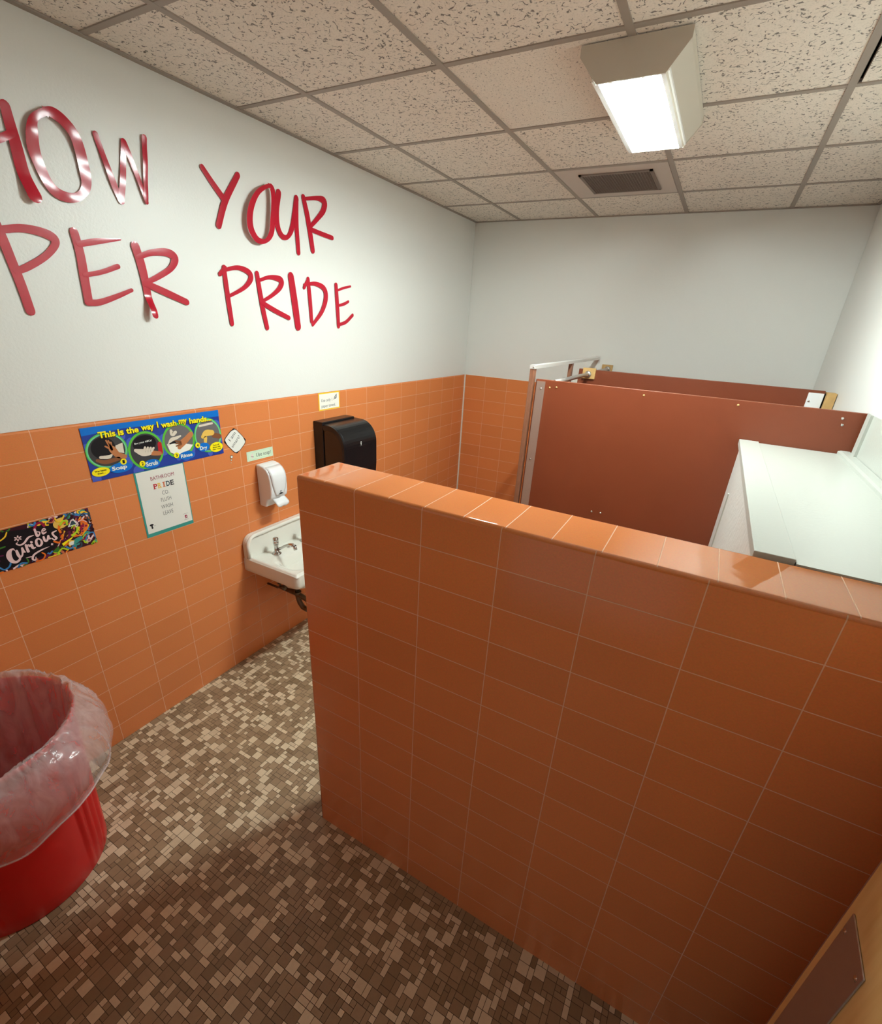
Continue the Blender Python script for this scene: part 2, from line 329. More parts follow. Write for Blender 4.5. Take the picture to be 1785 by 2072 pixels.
hw.to_mesh(me); hw.free()
wl = bpy.data.objects.new('wall_low', me); C.objects.link(wl); wl['kind'] = 'structure'
sm = wl.modifiers.new('n', 'WEIGHTED_NORMAL'); sm.keep_sharp = True

# ---- ceiling: lay-in tiles, grid bars
b = MB(); gx = [-.2115+.61*i for i in range(6)]; gy = [.045-.61*i for i in range(9)]
for i in range(len(gx)-1):
    for j in range(len(gy)-1):
        a, c_, e, f = max(gx[i], -.003)+.001, min(gx[i+1], XR)-.001, max(gy[j+1], YF)+.001, min(gy[j], 0)-.001
        k = 'ceil'
        if (i, j) == (2, 3) or (i == 3 and j in (2, 1)) or (i, j) == (2, 2): k = 'ceil_fine' if (i, j) in ((2, 3),) else 'ceil'
        if (i, j) == (4, 3): a += .022
        b.box((a, e, CEIL), (c_, f, CEIL+.015), k)
b.box((-.1, YF-.05, CEIL+.2), (XR+.1, .1, CEIL+.22), 'black_matte')
b.build('ceiling', kind='structure')
b = MB()
for x in gx[1:]: 
    if x < XR: b.box((x-.012, YF, CEIL-.004), (x+.012, 0, CEIL+.0005), 'tbar')
for y in gy[1:]: b.box((0, y-.012, CEIL-.0035), (XR, y+.012, CEIL+.0005), 'tbar')
b.box((-.003, YF, CEIL-.006), (.019, 0, CEIL-.001), 'tbar'); b.box((XR-.019, YF, CEIL-.006), (XR, 0, CEIL-.001), 'tbar'); b.box((0, -.016, CEIL-.006), (XR, 0.002, CEIL-.001), 'tbar')
b.build('trim_3', kind='structure')

# ---- door standing open against the right, edge towards the low wall
dv = Vector((math.cos(R(86.5)), math.sin(R(86.5)), 0)); dn = Vector((-dv.y, dv.x, 0))   # dn points left, towards the aisle
P0 = Vector((2.473, -3.498, 0)); EDGE = .0225
door = bpy.data.objects.new('door_1', None); C.objects.link(door); door.location = P0 + dv*EDGE; door.rotation_euler = (0, 0, R(86.5)); door['kind'] = 'structure'
b = MB(); b.box((-.93, -.044, .012), (0, 0, 2.03), 'oak'); o = b.build('door_leaf', bevel=.002); o.parent = door; o['label'] = 'oak veneered door leaf'
b = MB()      # push plate, local x back along the door
x0, x1, z0, z1 = -EDGE-.100, -EDGE, .708, 1.108
b.box((x0, .0, z0), (x1, .0032, z1), 'steel')
o = b.build('push_plate', bevel=.0022); o.parent = door; o['label'] = 'brushed steel push plate'; plate = o
for dx, dz in ((-.010, -.035), (-.088, -.022), (-.010, -.36), (-.088, -.36)):
    b = MB(); b.lathe((x1+dx, 0, z1+dz), [(.0001, .0055), (.003, .005), (.005, .0032)], 'chrome', 12, 'y'); s_ = b.build('screw'); s_.parent = plate
b = MB(); b.box((2.40, YF-.1, 0), (2.43, YF+.03, 2.11), 'pil'); b.box((1.45, YF-.1, 0), (1.48, YF+.03, 2.11), 'pil'); b.box((1.45, YF-.1, 2.08), (2.43, YF+.03, 2.11), 'pil'); b.build('trim_4', kind='structure')

# ================================================================== CEILING FIXTURES
lx, ly0, ly1 = 1.6285, -2.35, -1.69
t = thing('ceiling_light', 'open two-tube fluorescent ceiling light in a beige angular housing, lit', 'ceiling light', (lx, -2.02, CEIL-.004))
prof = [(-.157, 0), (-.157, -.031), (-.103, -.098)]
def hexa(dx=0): return [(lx-.157, CEIL-.004), (lx-.157, CEIL-.031), (lx-.096, CEIL-.100), (lx+.103, CEIL-.100), (lx+.157, CEIL-.031), (lx+.157, CEIL-.004)]
b = MB(); b.prism(hexa(), ly0, ly0+.006, 'y', 'lamp_metal'); o = b.build('end_plate', t)
b = MB(); b.prism([(x, z) for x, z in hexa()], ly1-.006, ly1, 'y', 'lamp_metal'); b.build('end_plate', t)
b = MB()
for s_ in (-1, 1):
    q = lambda d: lx + s_*d
    b.add([(q(.155), ly0+.006, CEIL-.004), (q(.155), ly1-.006, CEIL-.004), (q(.155), ly1-.006, CEIL-.031), (q(.155), ly0+.006, CEIL-.031)], [(0, 1, 2, 3)], 'lamp_metal')
    b.add([(q(.155), ly0+.006, CEIL-.031), (q(.155), ly1-.006, CEIL-.031), (q(.1), ly1-.006, CEIL-.098), (q(.1), ly0+.006, CEIL-.098)], [(0, 1, 2, 3)], 'lamp_metal')
    b.box((min(q(.112), q(.106)), ly0+.006, CEIL-.092), (max(q(.112), q(.106)), ly1-.006, CEIL-.084), 'lamp_white')
b.build('housing', t)
b = MB()
b.box((lx-.098, ly0+.008, CEIL-.030), (lx+.098, ly1-.008, CEIL-.024), 'lamp_white')
for s_ in (-1, 1):
    q = lambda d: lx + s_*d
    b.add([(q(.098), ly0+.008, CEIL-.098), (q(.098), ly1-.008, CEIL-.098), (q(.088), ly1-.008, CEIL-.030), (q(.088), ly0+.008, CEIL-.030)], [(0, 1, 2, 3)], 'lamp_white')
    b.add([(q(.103), ly0+.006, CEIL-.100), (q(.103), ly1-.006, CEIL-.100), (q(.090), ly1-.006, CEIL-.100), (q(.090), ly0+.006, CEIL-.100)], [(0, 1, 2, 3)], 'lamp_white')
b.prism([(lx-.012, CEIL-.030), (lx, CEIL-.062), (lx+.012, CEIL-.030)], ly0+.008, ly1-.008, 'y', 'lamp_white')
b.build('reflector', t)
for dx in (-.048, .048):
    b = MB(); b.tube([(lx+dx, ly0+.03, CEIL-.088), (lx+dx, ly1-.03, CEIL-.088)], .0155, 'tube', 16); b.build('tube', t)
for dx in (-.048, .048):
    for y in (ly0+.018, ly1-.020):
        b = MB(); b.box((lx+dx-.014, y-.009, CEIL-.099), (lx+dx+.014, y+.009, CEIL-.030), 'lamp_white'); b.build('lamp_holder', t, bevel=.003)
b = MB(); b.box((lx-.008, ly0+.03, CEIL-.085), (lx+.006, ly0+.034, CEIL-.050), 'yellow_tag'); b.build('label_tag', t)['label'] = 'small yellow tag'

t = thing('ceiling_vent', 'brown-grey exhaust grille set in a plain ceiling panel beyond the light', 'vent', (1.33, -.88, CEIL-.004))
b = MB(); gx0, gx1, gy0, gy1 = 1.137, 1.524, -1.072, -.680
b.box((1.0225, -1.161, CEIL-.004), (1.6045, gy0, CEIL-.001), 'vent_panel'); b.box((1.0225, gy1, CEIL-.004), (1.6045, -.579, CEIL-.001), 'vent_panel')
b.box((1.0225, gy0, CEIL-.004), (gx0, gy1, CEIL-.001), 'vent_panel'); b.box((gx1, gy0, CEIL-.004), (1.6045, gy1, CEIL-.001), 'vent_panel')
b.build('panel', t)
b = MB()
for a, c_ in (((gx0, gy0), (gx1, gy0+.016)), ((gx0, gy1-.016), (gx1, gy1)), ((gx0, gy0), (gx0+.016, gy1)), ((gx1-.016, gy0), (gx1, gy1))): b.box((a[0], a[1], CEIL-.011), (c_[0], c_[1], CEIL-.003), 'grille')
b.build('frame', t)
b = MB(); n = 24
for i in range(n):
    x = gx0+.016+(gx1-gx0-.032)*(i+.5)/n; b.box((x-.0012, gy0+.014, CEIL-.0085), (x+.0012, gy1-.014, CEIL-.0025), 'grille')
    y = gy0+.016+(gy1-gy0-.032)*(i+.5)/n; b.box((gx0+.014, y-.0012, CEIL-.0085), (gx1-.014, y+.0012, CEIL-.0025), 'grille')
b.box((gx0+.01, gy0+.01, CEIL-.003), (gx1-.01, gy1-.01, CEIL-.0015), 'grille'); b.build('grille', t)

# ================================================================== RED WALL LETTERS
LET = {
'letter_h':[[(-3.391, 2.444, 0.026), (-3.404, 2.361, 0.0282), (-3.413, 2.281, 0.0301), (-3.421, 2.203, 0.031)], [(-3.272, 2.445, 0.0273), (-3.27, 2.381, 0.0313), (-3.269, 2.29, 0.0349), (-3.259, 2.221, 0.0398)], [(-3.404, 2.300, 0.0153), (-3.307, 2.356, 0.0194), (-3.271, 2.379, 0.0194)]],
'letter_o':[[(-3.168, 2.46, 0.0206), (-3.203, 2.435, 0.0215), (-3.218, 2.399, 0.0323), (-3.223, 2.357, 0.0353), (-3.217, 2.314, 0.0345), (-3.206, 2.273, 0.0322), (-3.185, 2.246, 0.0333), (-3.148, 2.239, 0.0288), (-3.112, 2.252, 0.0237), (-3.086, 2.282, 0.029), (-3.08, 2.323, 0.0364), (-3.082, 2.376, 0.0362), (-3.094, 2.423, 0.0338), (-3.118, 2.452, 0.034), (-3.143, 2.464, 0.0333), (-3.168, 2.46, 0.0305)]],
'letter_w':[[(-3.018, 2.447, 0.0184), (-3.001, 2.366, 0.0201), (-2.988, 2.313, 0.0237), (-2.971, 2.267, 0.0256)], [(-2.97, 2.268, 0.0214), (-2.944, 2.361, 0.0214), (-2.923, 2.452, 0.0187)], [(-2.923, 2.452, 0.0206), (-2.898, 2.372, 0.0188), (-2.875, 2.28, 0.0152)], [(-2.876, 2.283, 0.0155), (-2.858, 2.388, 0.0184), (-2.842, 2.486, 0.0196)]],
'letter_y':[[(-2.605, 2.454, 0.0225), (-2.562, 2.408, 0.0261), (-2.509, 2.357, 0.0283)], [(-2.426, 2.469, 0.0242), (-2.509, 2.357, 0.0291), (-2.558, 2.258, 0.028)]],
'letter_o ':[[(-2.275, 2.461, 0.0163), (-2.337, 2.427, 0.021), (-2.381, 2.373, 0.0281), (-2.403, 2.319, 0.0324), (-2.402, 2.268, 0.0345), (-2.37, 2.232, 0.0269), (-2.322, 2.233, 0.0189), (-2.283, 2.27, 0.0271), (-2.264, 2.335, 0.0303), (-2.252, 2.407, 0.0277), (-2.254, 2.453, 0.0282), (-2.275, 2.461, 0.0255)]],
'letter_u':[[(-2.19, 2.454, 0.0303), (-2.212, 2.38, 0.0314), (-2.213, 2.313, 0.0294), (-2.189, 2.275, 0.028), (-2.15, 2.277, 0.0202), (-2.114, 2.324, 0.029), (-2.087, 2.403, 0.0301), (-2.073, 2.453, 0.0303)], [(-2.073, 2.455, 0.0277), (-2.083, 2.348, 0.0277), (-2.081, 2.217, 0.0265)]],
'letter_r':[[(-2.022, 2.469, 0.0285), (-1.998, 2.382, 0.0332), (-1.973, 2.241, 0.0308)], [(-2.017, 2.464, 0.015), (-1.925, 2.485, 0.0206), (-1.868, 2.483, 0.0376), (-1.874, 2.443, 0.032), (-1.924, 2.395, 0.024), (-1.987, 2.345, 0.0193)], [(-1.988, 2.337, 0.0222), (-1.913, 2.33, 0.023), (-1.812, 2.323, 0.0225)]],
'letter_p':[[(-3.38, 2.133, 0.0251), (-3.373, 2.088, 0.0282), (-3.366, 2.03, 0.0286), (-3.358, 1.963, 0.0286), (-3.352, 1.881, 0.0279)], [(-3.367, 2.112, 0.0206), (-3.313, 2.124, 0.0231), (-3.26, 2.122, 0.0273), (-3.228, 2.11, 0.0297), (-3.229, 2.088, 0.0218), (-3.265, 2.052, 0.0197), (-3.323, 2.015, 0.0206), (-3.361, 1.997, 0.0192)]],
'letter_e':[[(-3.158, 2.138, 0.0282), (-3.154, 2.075, 0.0294), (-3.158, 2.001, 0.0301), (-3.162, 1.921, 0.0289)], [(-3.151, 2.103, 0.0191), (-3.087, 2.121, 0.0192), (-3.003, 2.139, 0.0071)], [(-3.155, 2.007, 0.015), (-3.094, 2.023, 0.016), (-3.031, 2.048, 0.0173)], [(-3.166, 1.918, 0.0226), (-3.125, 1.921, 0.021), (-3.058, 1.945, 0.0175), (-2.997, 1.971, 0.0133)]],
'letter_r ':[[(-2.95, 2.125, 0.0332), (-2.939, 2.059, 0.0338), (-2.935, 1.977, 0.0298), (-2.936, 1.887, 0.0275)], [(-2.945, 2.089, 0.0173), (-2.89, 2.111, 0.022), (-2.825, 2.12, 0.0295), (-2.793, 2.105, 0.0329), (-2.815, 2.067, 0.023), (-2.875, 2.03, 0.0206), (-2.94, 1.999, 0.0168)], [(-2.94, 2.001, 0.0244), (-2.863, 1.975, 0.028), (-2.77, 1.943, 0.0258)]],
'letter_p ':[[(-2.582, 2.067, 0.0184), (-2.55, 2.096, 0.0192)], [(-2.556, 2.097, 0.0214), (-2.556, 2.033, 0.0243), (-2.553, 1.944, 0.0243), (-2.549, 1.864, 0.0222)], [(-2.559, 2.086, 0.015), (-2.481, 2.104, 0.0194), (-2.421, 2.092, 0.0269), (-2.412, 2.064, 0.0262), (-2.456, 2.023, 0.0191), (-2.553, 1.978, 0.0139)]],
'letter_r  ':[[(-2.37, 2.091, 0.0245), (-2.361, 2.002, 0.0275), (-2.351, 1.926, 0.0284), (-2.337, 1.851, 0.0253)], [(-2.366, 2.061, 0.0146), (-2.29, 2.083, 0.019), (-2.219, 2.077, 0.0308), (-2.229, 2.042, 0.0253), (-2.285, 2.003, 0.0184), (-2.356, 1.969, 0.0156)], [(-2.357, 1.966, 0.0219), (-2.279, 1.934, 0.0248), (-2.183, 1.902, 0.0228)]],
'letter_i':[[(-2.147, 2.101, 0.0396), (-2.134, 1.998, 0.0446), (-2.119, 1.861, 0.0422)]],
'letter_d':[[(-2.055, 2.056, 0.0184), (-2.022, 2.098, 0.0184)], [(-2.022, 2.1, 0.0233), (-2.015, 2.006, 0.0273), (-2.011, 1.891, 0.0241)], [(-2.054, 2.07, 0.013), (-1.966, 2.082, 0.0215), (-1.897, 2.063, 0.0304), (-1.886, 2.014, 0.033), (-1.924, 1.945, 0.0267), (-2.004, 1.873, 0.0184)]],
'letter_e ':[[(-1.793, 2.09, 0.0272), (-1.787, 1.986, 0.0311), (-1.782, 1.871, 0.0271)], [(-1.787, 2.062, 0.0122), (-1.727, 2.08, 0.0139), (-1.662, 2.094, 0.0121)], [(-1.785, 1.982, 0.0139), (-1.732, 1.993, 0.0175), (-1.686, 2.01, 0.0156)], [(-1.785, 1.878, 0.0179), (-1.716, 1.895, 0.0206), (-1.648, 1.936, 0.0206)]]}
NAMES = {'letter_h': ('H', 'cropped red letter H at the left edge before the O of HOW', 'upper'),
 'letter_o': ('O', 'largest red letter O, in the word HOW, catching white glare', 'upper'),
 'letter_w': ('W', 'thin red letter W ending the word HOW', 'upper'),
 'letter_y': ('Y', 'red letter Y starting the word YOUR', 'upper'),
 'letter_o ': ('O', 'narrow red letter O in YOUR, its top peeling off the wall', 'upper'),
 'letter_u': ('U', 'red letter U with a long tail in the word YOUR', 'upper'),
 'letter_r': ('R', 'red letter R ending the word YOUR', 'upper'),
 'letter_p': ('P', 'big red letter P in the lower row, before the letters ER', 'lower'),
 'letter_e': ('E', 'big red letter E between P and R, left of PRIDE', 'lower'),
 'letter_r ': ('R', 'big red letter R before PRIDE, its foot curling up', 'lower'),
 'letter_p ': ('P', 'red letter P starting the word PRIDE', 'lower'),
 'letter_r  ': ('R', 'red letter R in the word PRIDE with a lifted foot', 'lower'),
 'letter_i': ('I', 'thick red letter I in the word PRIDE', 'lower'),
 'letter_d': ('D', 'slim red letter D in the word PRIDE', 'lower'),
 'letter_e ': ('E', 'smallest red letter E ending the word PRIDE', 'lower')}
sstep = lambda a, b_, v: (lambda q: q*q*(3-2*q))(max(0, min(1, (v-a)/(b_-a))))
LIFT = {'letter_h': lambda y, z: .014*sstep(2.28, 2.20, z), 'letter_o ': lambda y, z: .026*sstep(2.12, 2.25, z), 'letter_r ': lambda y, z: .03*sstep(1.96, 1.89, z)*sstep(-2.90, -2.93, y),
        'letter_r  ': lambda y, z: .02*sstep(1.84, 1.78, z)*sstep(-2.40, -2.45, y), 'letter_o': lambda y, z: .008*sstep(2.34, 2.42, z)}
for i, (k, st) in enumerate(LET.items()):
    nm, lab, row = NAMES[k]; b = MB(); ph = i*1.7
    f0 = LIFT.get(k, lambda y, z: 0)
    amp = .0024 if k in ('letter_o', 'letter_w', 'letter_h') else .0005
    f = lambda y, z, f0=f0, ph=ph, amp=amp: f0(y, z) + amp*(1+math.sin(y*38+z*21+ph)*math.cos(z*33-y*17+ph))
    for j, s_ in enumerate(st): b.wstroke(s_, .0012+.0004*j, 'vinyl', sub=7, lift=f, cup=.00025)
    c0 = (0, sum(p[0] for s_ in st for p in s_)/sum(len(s_) for s_ in st), sum(p[1] for s_ in st for p in s_)/sum(len(s_) for s_ in st))
    o = b.build('vinyl_letter', origin=c0)
    md = o.modifiers.new('thick', 'SOLIDIFY'); md.thickness = .0006; md.offset = -1; md = o.modifiers.new('crisp', 'EDGE_SPLIT'); md.split_angle = R(40)
    tag(o, lab + ('' if len(lab.split()) > 11 else ', on the white wall'), 'letter', 'red letters in the %s row' % row)

# ================================================================== NOTICES ON THE LEFT WALL
def sheet(b, y0, y1, z0, z1, k, x=.0006, t=.0008): b.box((x, y0, z0), (x+t, y1, z1), k); return x+t
# --- hand washing poster
b = MB(); Y0, Y1, Z0, Z1 = -3.301, -2.691, 1.264, 1.478
X = sheet(b, Y0, Y1, Z0, Z1, 'navy', .0018)
def clip_ell(b, y, z, ry, rz, x, k, n=48):
    b.wpoly([(max(Y0, min(Y1, y+ry*math.cos(2*math.pi*i/n))), max(Z0, min(Z1, z+rz*math.sin(2*math.pi*i/n)))) for i in range(n)], x, k)
rr = random.Random(3)
for i in range(46): 
    ey, ez, er = rr.uniform(Y0, Y1), rr.uniform(Z0, Z1-.05), rr.uniform(.012, .024)
    clip_ell(b, ey, ez, er, er*1.1, X+.0001+.00001*i, 'violet', 18)
b.wpoly([(Y0, Z1-.030), (Y0+.16, Z1-.022), (Y0+.30, Z1-.028), (Y1, Z1-.030), (Y1, Z1), (Y0, Z1)], X+.0006, 'blue')
ell = [(-3.222, 1.378, .080, .072), (-3.068, 1.350, .076, .082), (-2.914, 1.366, .078, .080), (-2.764, 1.366, .073, .082)]
for i, (y, z, ry, rz) in enumerate(ell):
    clip_ell(b, y, z, ry, rz, X+.0007, 'green'); clip_ell(b, y, z, ry*.95, rz*.95, X+.0008, 'mint' if i in (0, 3) else 'green')
    clip_ell(b, y, z, ry*.88, rz*.88, X+.0009, ['dgrey', 'dgrey', 'grey', 'grey'][i])
x2 = X+.0011
# picture 1: raised palm over a soapy hand, tap behind
y, z = ell[0][:2]
b.well(y-.012, z+.012, .046, .044, x2, 'inkblack'); b.wpoly([(y+.026, z+.012), (y+.064, z+.022), (y+.062, z-.022), (y+.040, z-.014)], x2, 'foam')
b.wstroke([(y+.060, z-.036, .020), (y+.035, z-.024, .024), (y+.020, z+.002, .028)], x2+.0002, 'skin')
for (dy, dz) in ((.004, .040), (.012, .038), (-.004, .018), (.020, .030)): b.wstroke([(y+.018, z+.002, .010), (y+dy, z+dz, .006)], x2+.0003, 'skin')
b.wstroke([(y-.045, z-.032, .012), (y-.015, z-.044, .018), (y+.035, z-.040, .016)], x2+.0002, 'dskin'); b.wstroke([(y-.03, z-.022, .012), (y, z-.026, .014), (y+.012, z-.020, .008)], x2+.0004, 'foam')
# picture 2: foam covered hands, red sleeve
y, z = ell[1][:2]
b.well(y-.002, z+.030, .050, .036, x2, 'inkblack'); b.wstroke([(y+.062, z+.018, .018), (y+.060, z-.02, .020)], x2+.0001, 'red')
b.wstroke([(y+.055, z-.024, .018), (y+.025, z-.016, .022), (y, z-.004, .026)], x2+.0002, 'skin')
b.wstroke([(y-.045, z+.008, .014), (y-.018, z-.006, .030), (y+.008, z-.012, .024)], x2+.0003, 'foam')
for q in range(4): b.wstroke([(y-.012+.011*q, z-.006, .012), (y-.004+.012*q, z+.014-.003*q, .009)], x2+.0004, 'foam')
b.text('Sing your ABCs!', y-.045, y+.030, z+.030, z+.040, x2+.0006, 'white', bold=.02, rot=.04)
# picture 3: tap and rinsing hand
y, z = ell[2][:2]
b.wpoly([(y-.06, z-.006), (y+.006, z-.012), (y+.064, z-.030), (y+.045, z-.050), (y-.02, z-.064), (y-.05, z-.045)], x2, 'cream')
b.wstroke([(y-.030, z+.050, .012), (y-.026, z+.034, .020), (y-.010, z+.040, .014)], x2+.0002, 'foam'); b.wstroke([(y-.052, z-.010, .010), (y-.035, z+.010, .016), (y-.012, z+.014, .014), (y+.010, z+.020, .008)], x2+.0003, 'foam')
b.wstroke([(y-.045, z-.006, .007), (y-.02, z-.002, .010)], x2+.0004, 'inkblack')
b.wstroke([(y+.062, z+.020, .024), (y+.035, z+.000, .028), (y+.012, z-.014, .030), (y-.004, z-.030, .020)], x2+.0005, 'skin')
for q in range(3): b.wstroke([(y+.006, z-.018+.006*q, .009), (y-.018, z-.022+.012*q, .006)], x2+.0006, 'dskin')
# picture 4: hands with paper towel
y, z = ell[3][:2]
b.wstroke([(y-.038, z+.050, .010), (y+.03, z+.054, .010)], x2+.0001, 'foam'); b.wstroke([(y+.060, z-.014, .024), (y+.030, z-.004, .024)], x2+.0002, 'dskin')
b.wstroke([(y-.030, z-.002, .018), (y-.008, z+.012, .030), (y+.022, z+.010, .026)], x2+.0003, 'gold'); b.wstroke([(y-.020, z-.028, .016), (y-.016, z-.010, .018)], x2+.0003, 'gold')
x3 = X+.0022
for (ey, ez, ry, rz, k) in ((-3.264, 1.299, .034, .018, 'yellow'), (-3.186, 1.300, .045, .021, 'blue'), (-3.057, 1.288, .036, .020, 'blue'), (-2.890, 1.293, .040, .019, 'blue'), (-2.797, 1.315, .031, .021, 'blue'), (-2.729, 1.303, .036, .024, 'yellow')): clip_ell(b, ey, ez, ry, rz, x3, k)
for (ey, ez, ch) in ((-3.171, 1.322, '1'), (-3.097, 1.297, '2'), (-2.939, 1.303, '3'), (-2.827, 1.329, '4')):
    b.well(ey, ez, .0128, .0128, x3+.0002, 'yellow'); b.text(ch, ey-.0045, ey+.0045, ez-.007, ez+.007, x3+.0005, 'inkblack', bold=.03)
for (w_, a, c_, z_, h) in (('Soap', -3.222, -3.162, 1.288, .022), ('Scrub', -3.083, -3.030, 1.280, .020), ('Rinse', -2.920, -2.861, 1.285, .017), ('Dry', -2.818, -2.780, 1.298, .023)):
    b.text(w_, a, c_, z_, z_+h, x3+.0006, 'white', bold=.035)
for q, w_ in enumerate(('Wet hands', 'then...')): b.text(w_, -3.287+.008*q, -3.243-.006*q, 1.3005-.010*q, 1.3075-.010*q, x3+.0006, 'inkblack', bold=.02)
for q, w_ in enumerate(('Turn off', 'faucet with', 'paper towel.')): b.text(w_, -2.748-.002*q, -2.712+.004*q, 1.3105-.0105*q, 1.3175-.0105*q, x3+.0006, 'inkblack', bold=.02)
# headline on a gentle wave
words = [('This', -3.243, -3.178, 1.430), ('is', -3.168, -3.145, 1.430), ('the', -3.135, -3.084, 1.431), ('way', -3.073, -3.016, 1.427), ('I', -3.003, -2.997, 1.438), ('wash', -2.985, -2.914, 1.434), ('my', -2.902, -2.862, 1.431), ('hands...', -2.850, -2.735, 1.433)]
for w_, a, c_, z_ in words:
    h = .026 if w_ in ('This', 'is', 'the', 'I', 'hands...', 'wash') else .027
    b.text(w_, a+.002, c_+.002, z_-.002, z_+h-.002, x3+.0003, 'inkblack', bold=.04); b.text(w_, a, c_, z_, z_+h, x3+.0008, 'yellow', bold=.035)
o = b.build('hand_washing_poster', origin=(0, -2.996, 1.264)); tag(o, 'wide blue hand washing poster with four round photos and yellow headline', 'poster', 'posters on the tiled wall')
# --- bathroom pride sheet
b = MB(); X = sheet(b, -3.142, -2.912, .957, 1.2635, 'teal'); b.box((X, -3.134, .974), (X+.0004, -2.9165, 1.2605), 'paper'); X += .0007
for w_, k, y0, y1, z0, z1, bo in (('BATHROOM', 'magenta', -3.076, -2.967, 1.2135, 1.2305, .0), ('CO.', 'dgrey', -3.037, -3.005, 1.138, 1.156, -.01), ('FLUSH', 'dgrey', -3.048, -3.000, 1.106, 1.124, -.01), ('WASH', 'dgrey', -3.053, -2.998, 1.073, 1.091, -.01), ('LEAVE', 'dgrey', -3.050, -3.002, 1.042, 1.060, -.01)):
    b.text(w_, y0, y1, z0, z1, X, k, bold=bo)
for i, (ch, k) in enumerate(zip('PRIDE', ('red', 'gold', 'copper', 'slate', 'dgrey'))):
    a = -3.069+.0196*i; w_ = .0168 if ch != 'I' else .006; a2 = a + (0 if ch != 'I' else .0055)
    b.text(ch, a2, a2+w_, 1.172, 1.196, X, k, bold=.03)
    for zz in (1.172, 1.193): b.wpoly([(a-.0015, zz), (a+.010, zz), (a+.010, zz+.003), (a-.0015, zz+.003)] if ch != 'I' else [(a+.002, zz), (a+.015, zz), (a+.015, zz+.003), (a+.002, zz+.003)], X+.0002, k)
b.well(-3.113, 1.013, .009, .005, X, 'inkblack'); b.wstroke([(-3.113, 1.012, .005), (-3.112, .998, .008)], X+.0001, 'inkblack'); b.wstroke([(-3.103, 1.006, .0012), (-3.096, 1.006, .0012)], X, 'grey')
b.wpoly([(-2.952, 1.008), (-2.945, 1.011), (-2.939, 1.006), (-2.938, .994), (-2.951, .993)], X, 'magenta'); b.wstroke([(-2.948, .995, .002), (-2.944, 1.004, .002), (-2.940, .996, .002)], X+.0003, 'paper')
b.wstroke([(-2.957, 1.017, .0012), (-2.933, 1.017, .0012)], X, 'grey'); b.wstroke([(-2.957, .987, .0012), (-2.935, .987, .0012)], X, 'grey')
o = b.build('notice_sheet', origin=(0, -3.03, .957)); tag(o, 'white BATHROOM PRIDE sheet on teal backing below the blue poster', 'poster', 'posters on the tiled wall')
# --- be curious banner
CUR = [[(-3.608, 1.083, 0.002), (-3.611, 1.09, 0.004), (-3.622, 1.084, 0.009), (-3.628, 1.069, 0.012), (-3.626, 1.049, 0.01), (-3.616, 1.038, 0.007), (-3.604, 1.042, 0.006), (-3.597, 1.055, 0.003)], [(-3.603, 1.079, 0.006), (-3.602, 1.061, 0.007), (-3.598, 1.052, 0.006), (-3.59, 1.059, 0.004), (-3.585, 1.083, 0.005)], [(-3.585, 1.083, 0.005), (-3.584, 1.069, 0.006), (-3.58, 1.065, 0.003)], [(-3.572, 1.091, 0.005), (-3.571, 1.064, 0.007)], [(-3.572, 1.08, 0.003), (-3.565, 1.088, 0.005), (-3.562, 1.081, 0.004)], [(-3.556, 1.085, 0.007), (-3.554, 1.071, 0.006), (-3.547, 1.071, 0.003)], [(-3.554, 1.097, 0.005), (-3.553, 1.095, 0.006)], [(-3.532, 1.101, 0.005), (-3.539, 1.093, 0.006), (-3.539, 1.077, 0.006), (-3.532, 1.072, 0.005), (-3.524, 1.08, 0.006), (-3.524, 1.094, 0.004), (-3.532, 1.101, 0.004)], [(-3.513, 1.102, 0.005), (-3.512, 1.086, 0.006), (-3.505, 1.085, 0.005), (-3.498, 1.101, 0.005)], [(-3.498, 1.101, 0.005), (-3.497, 1.089, 0.005), (-3.493, 1.089, 0.003)], [(-3.469, 1.112, 0.003), (-3.482, 1.108, 0.005), (-3.481, 1.096, 0.005), (-3.475, 1.084, 0.006), (-3.483, 1.079, 0.004), (-3.489, 1.087, 0.003)], [(-3.532, 1.14, 0.005), (-3.531, 1.114, 0.006), (-3.524, 1.115, 0.004), (-3.52, 1.124, 0.003), (-3.528, 1.129, 0.003)], [(-3.511, 1.124, 0.003), (-3.501, 1.128, 0.003), (-3.504, 1.134, 0.003), (-3.511, 1.128, 0.004), (-3.511, 1.115, 0.005), (-3.501, 1.118, 0.003)], [(-3.541, 1.119, 0.002), (-3.558, 1.116, 0.005), (-3.574, 1.101, 0.005), (-3.588, 1.097, 0.004), (-3.597, 1.105, 0.003), (-3.593, 1.109, 0.002)], [(-3.505, 1.059, 0.001), (-3.531, 1.055, 0.004), (-3.557, 1.046, 0.005), (-3.566, 1.031, 0.005), (-3.559, 1.023, 0.003), (-3.555, 1.034, 0.002)], [(-3.584, 1.043, 0.001), (-3.567, 1.041, 0.003)]]
b = MB(); Y0, Y1, Z0, Z1 = -3.79, -3.343, 1.014, 1.167; X = sheet(b, Y0, Y1, Z0, Z1, 'plum'); rr = random.Random(11); pal = ['copper', 'amber', 'leaf', 'purple', 'cyan', 'orange', 'teal', 'magenta', 'slate', 'lime', 'plum', 'pink']
def clamp(pts): return [(max(Y0+.002, min(Y1-.002, p[0])), max(Z0+.002, min(Z1-.002, p[1]))) + tuple(p[2:]) for p in pts]
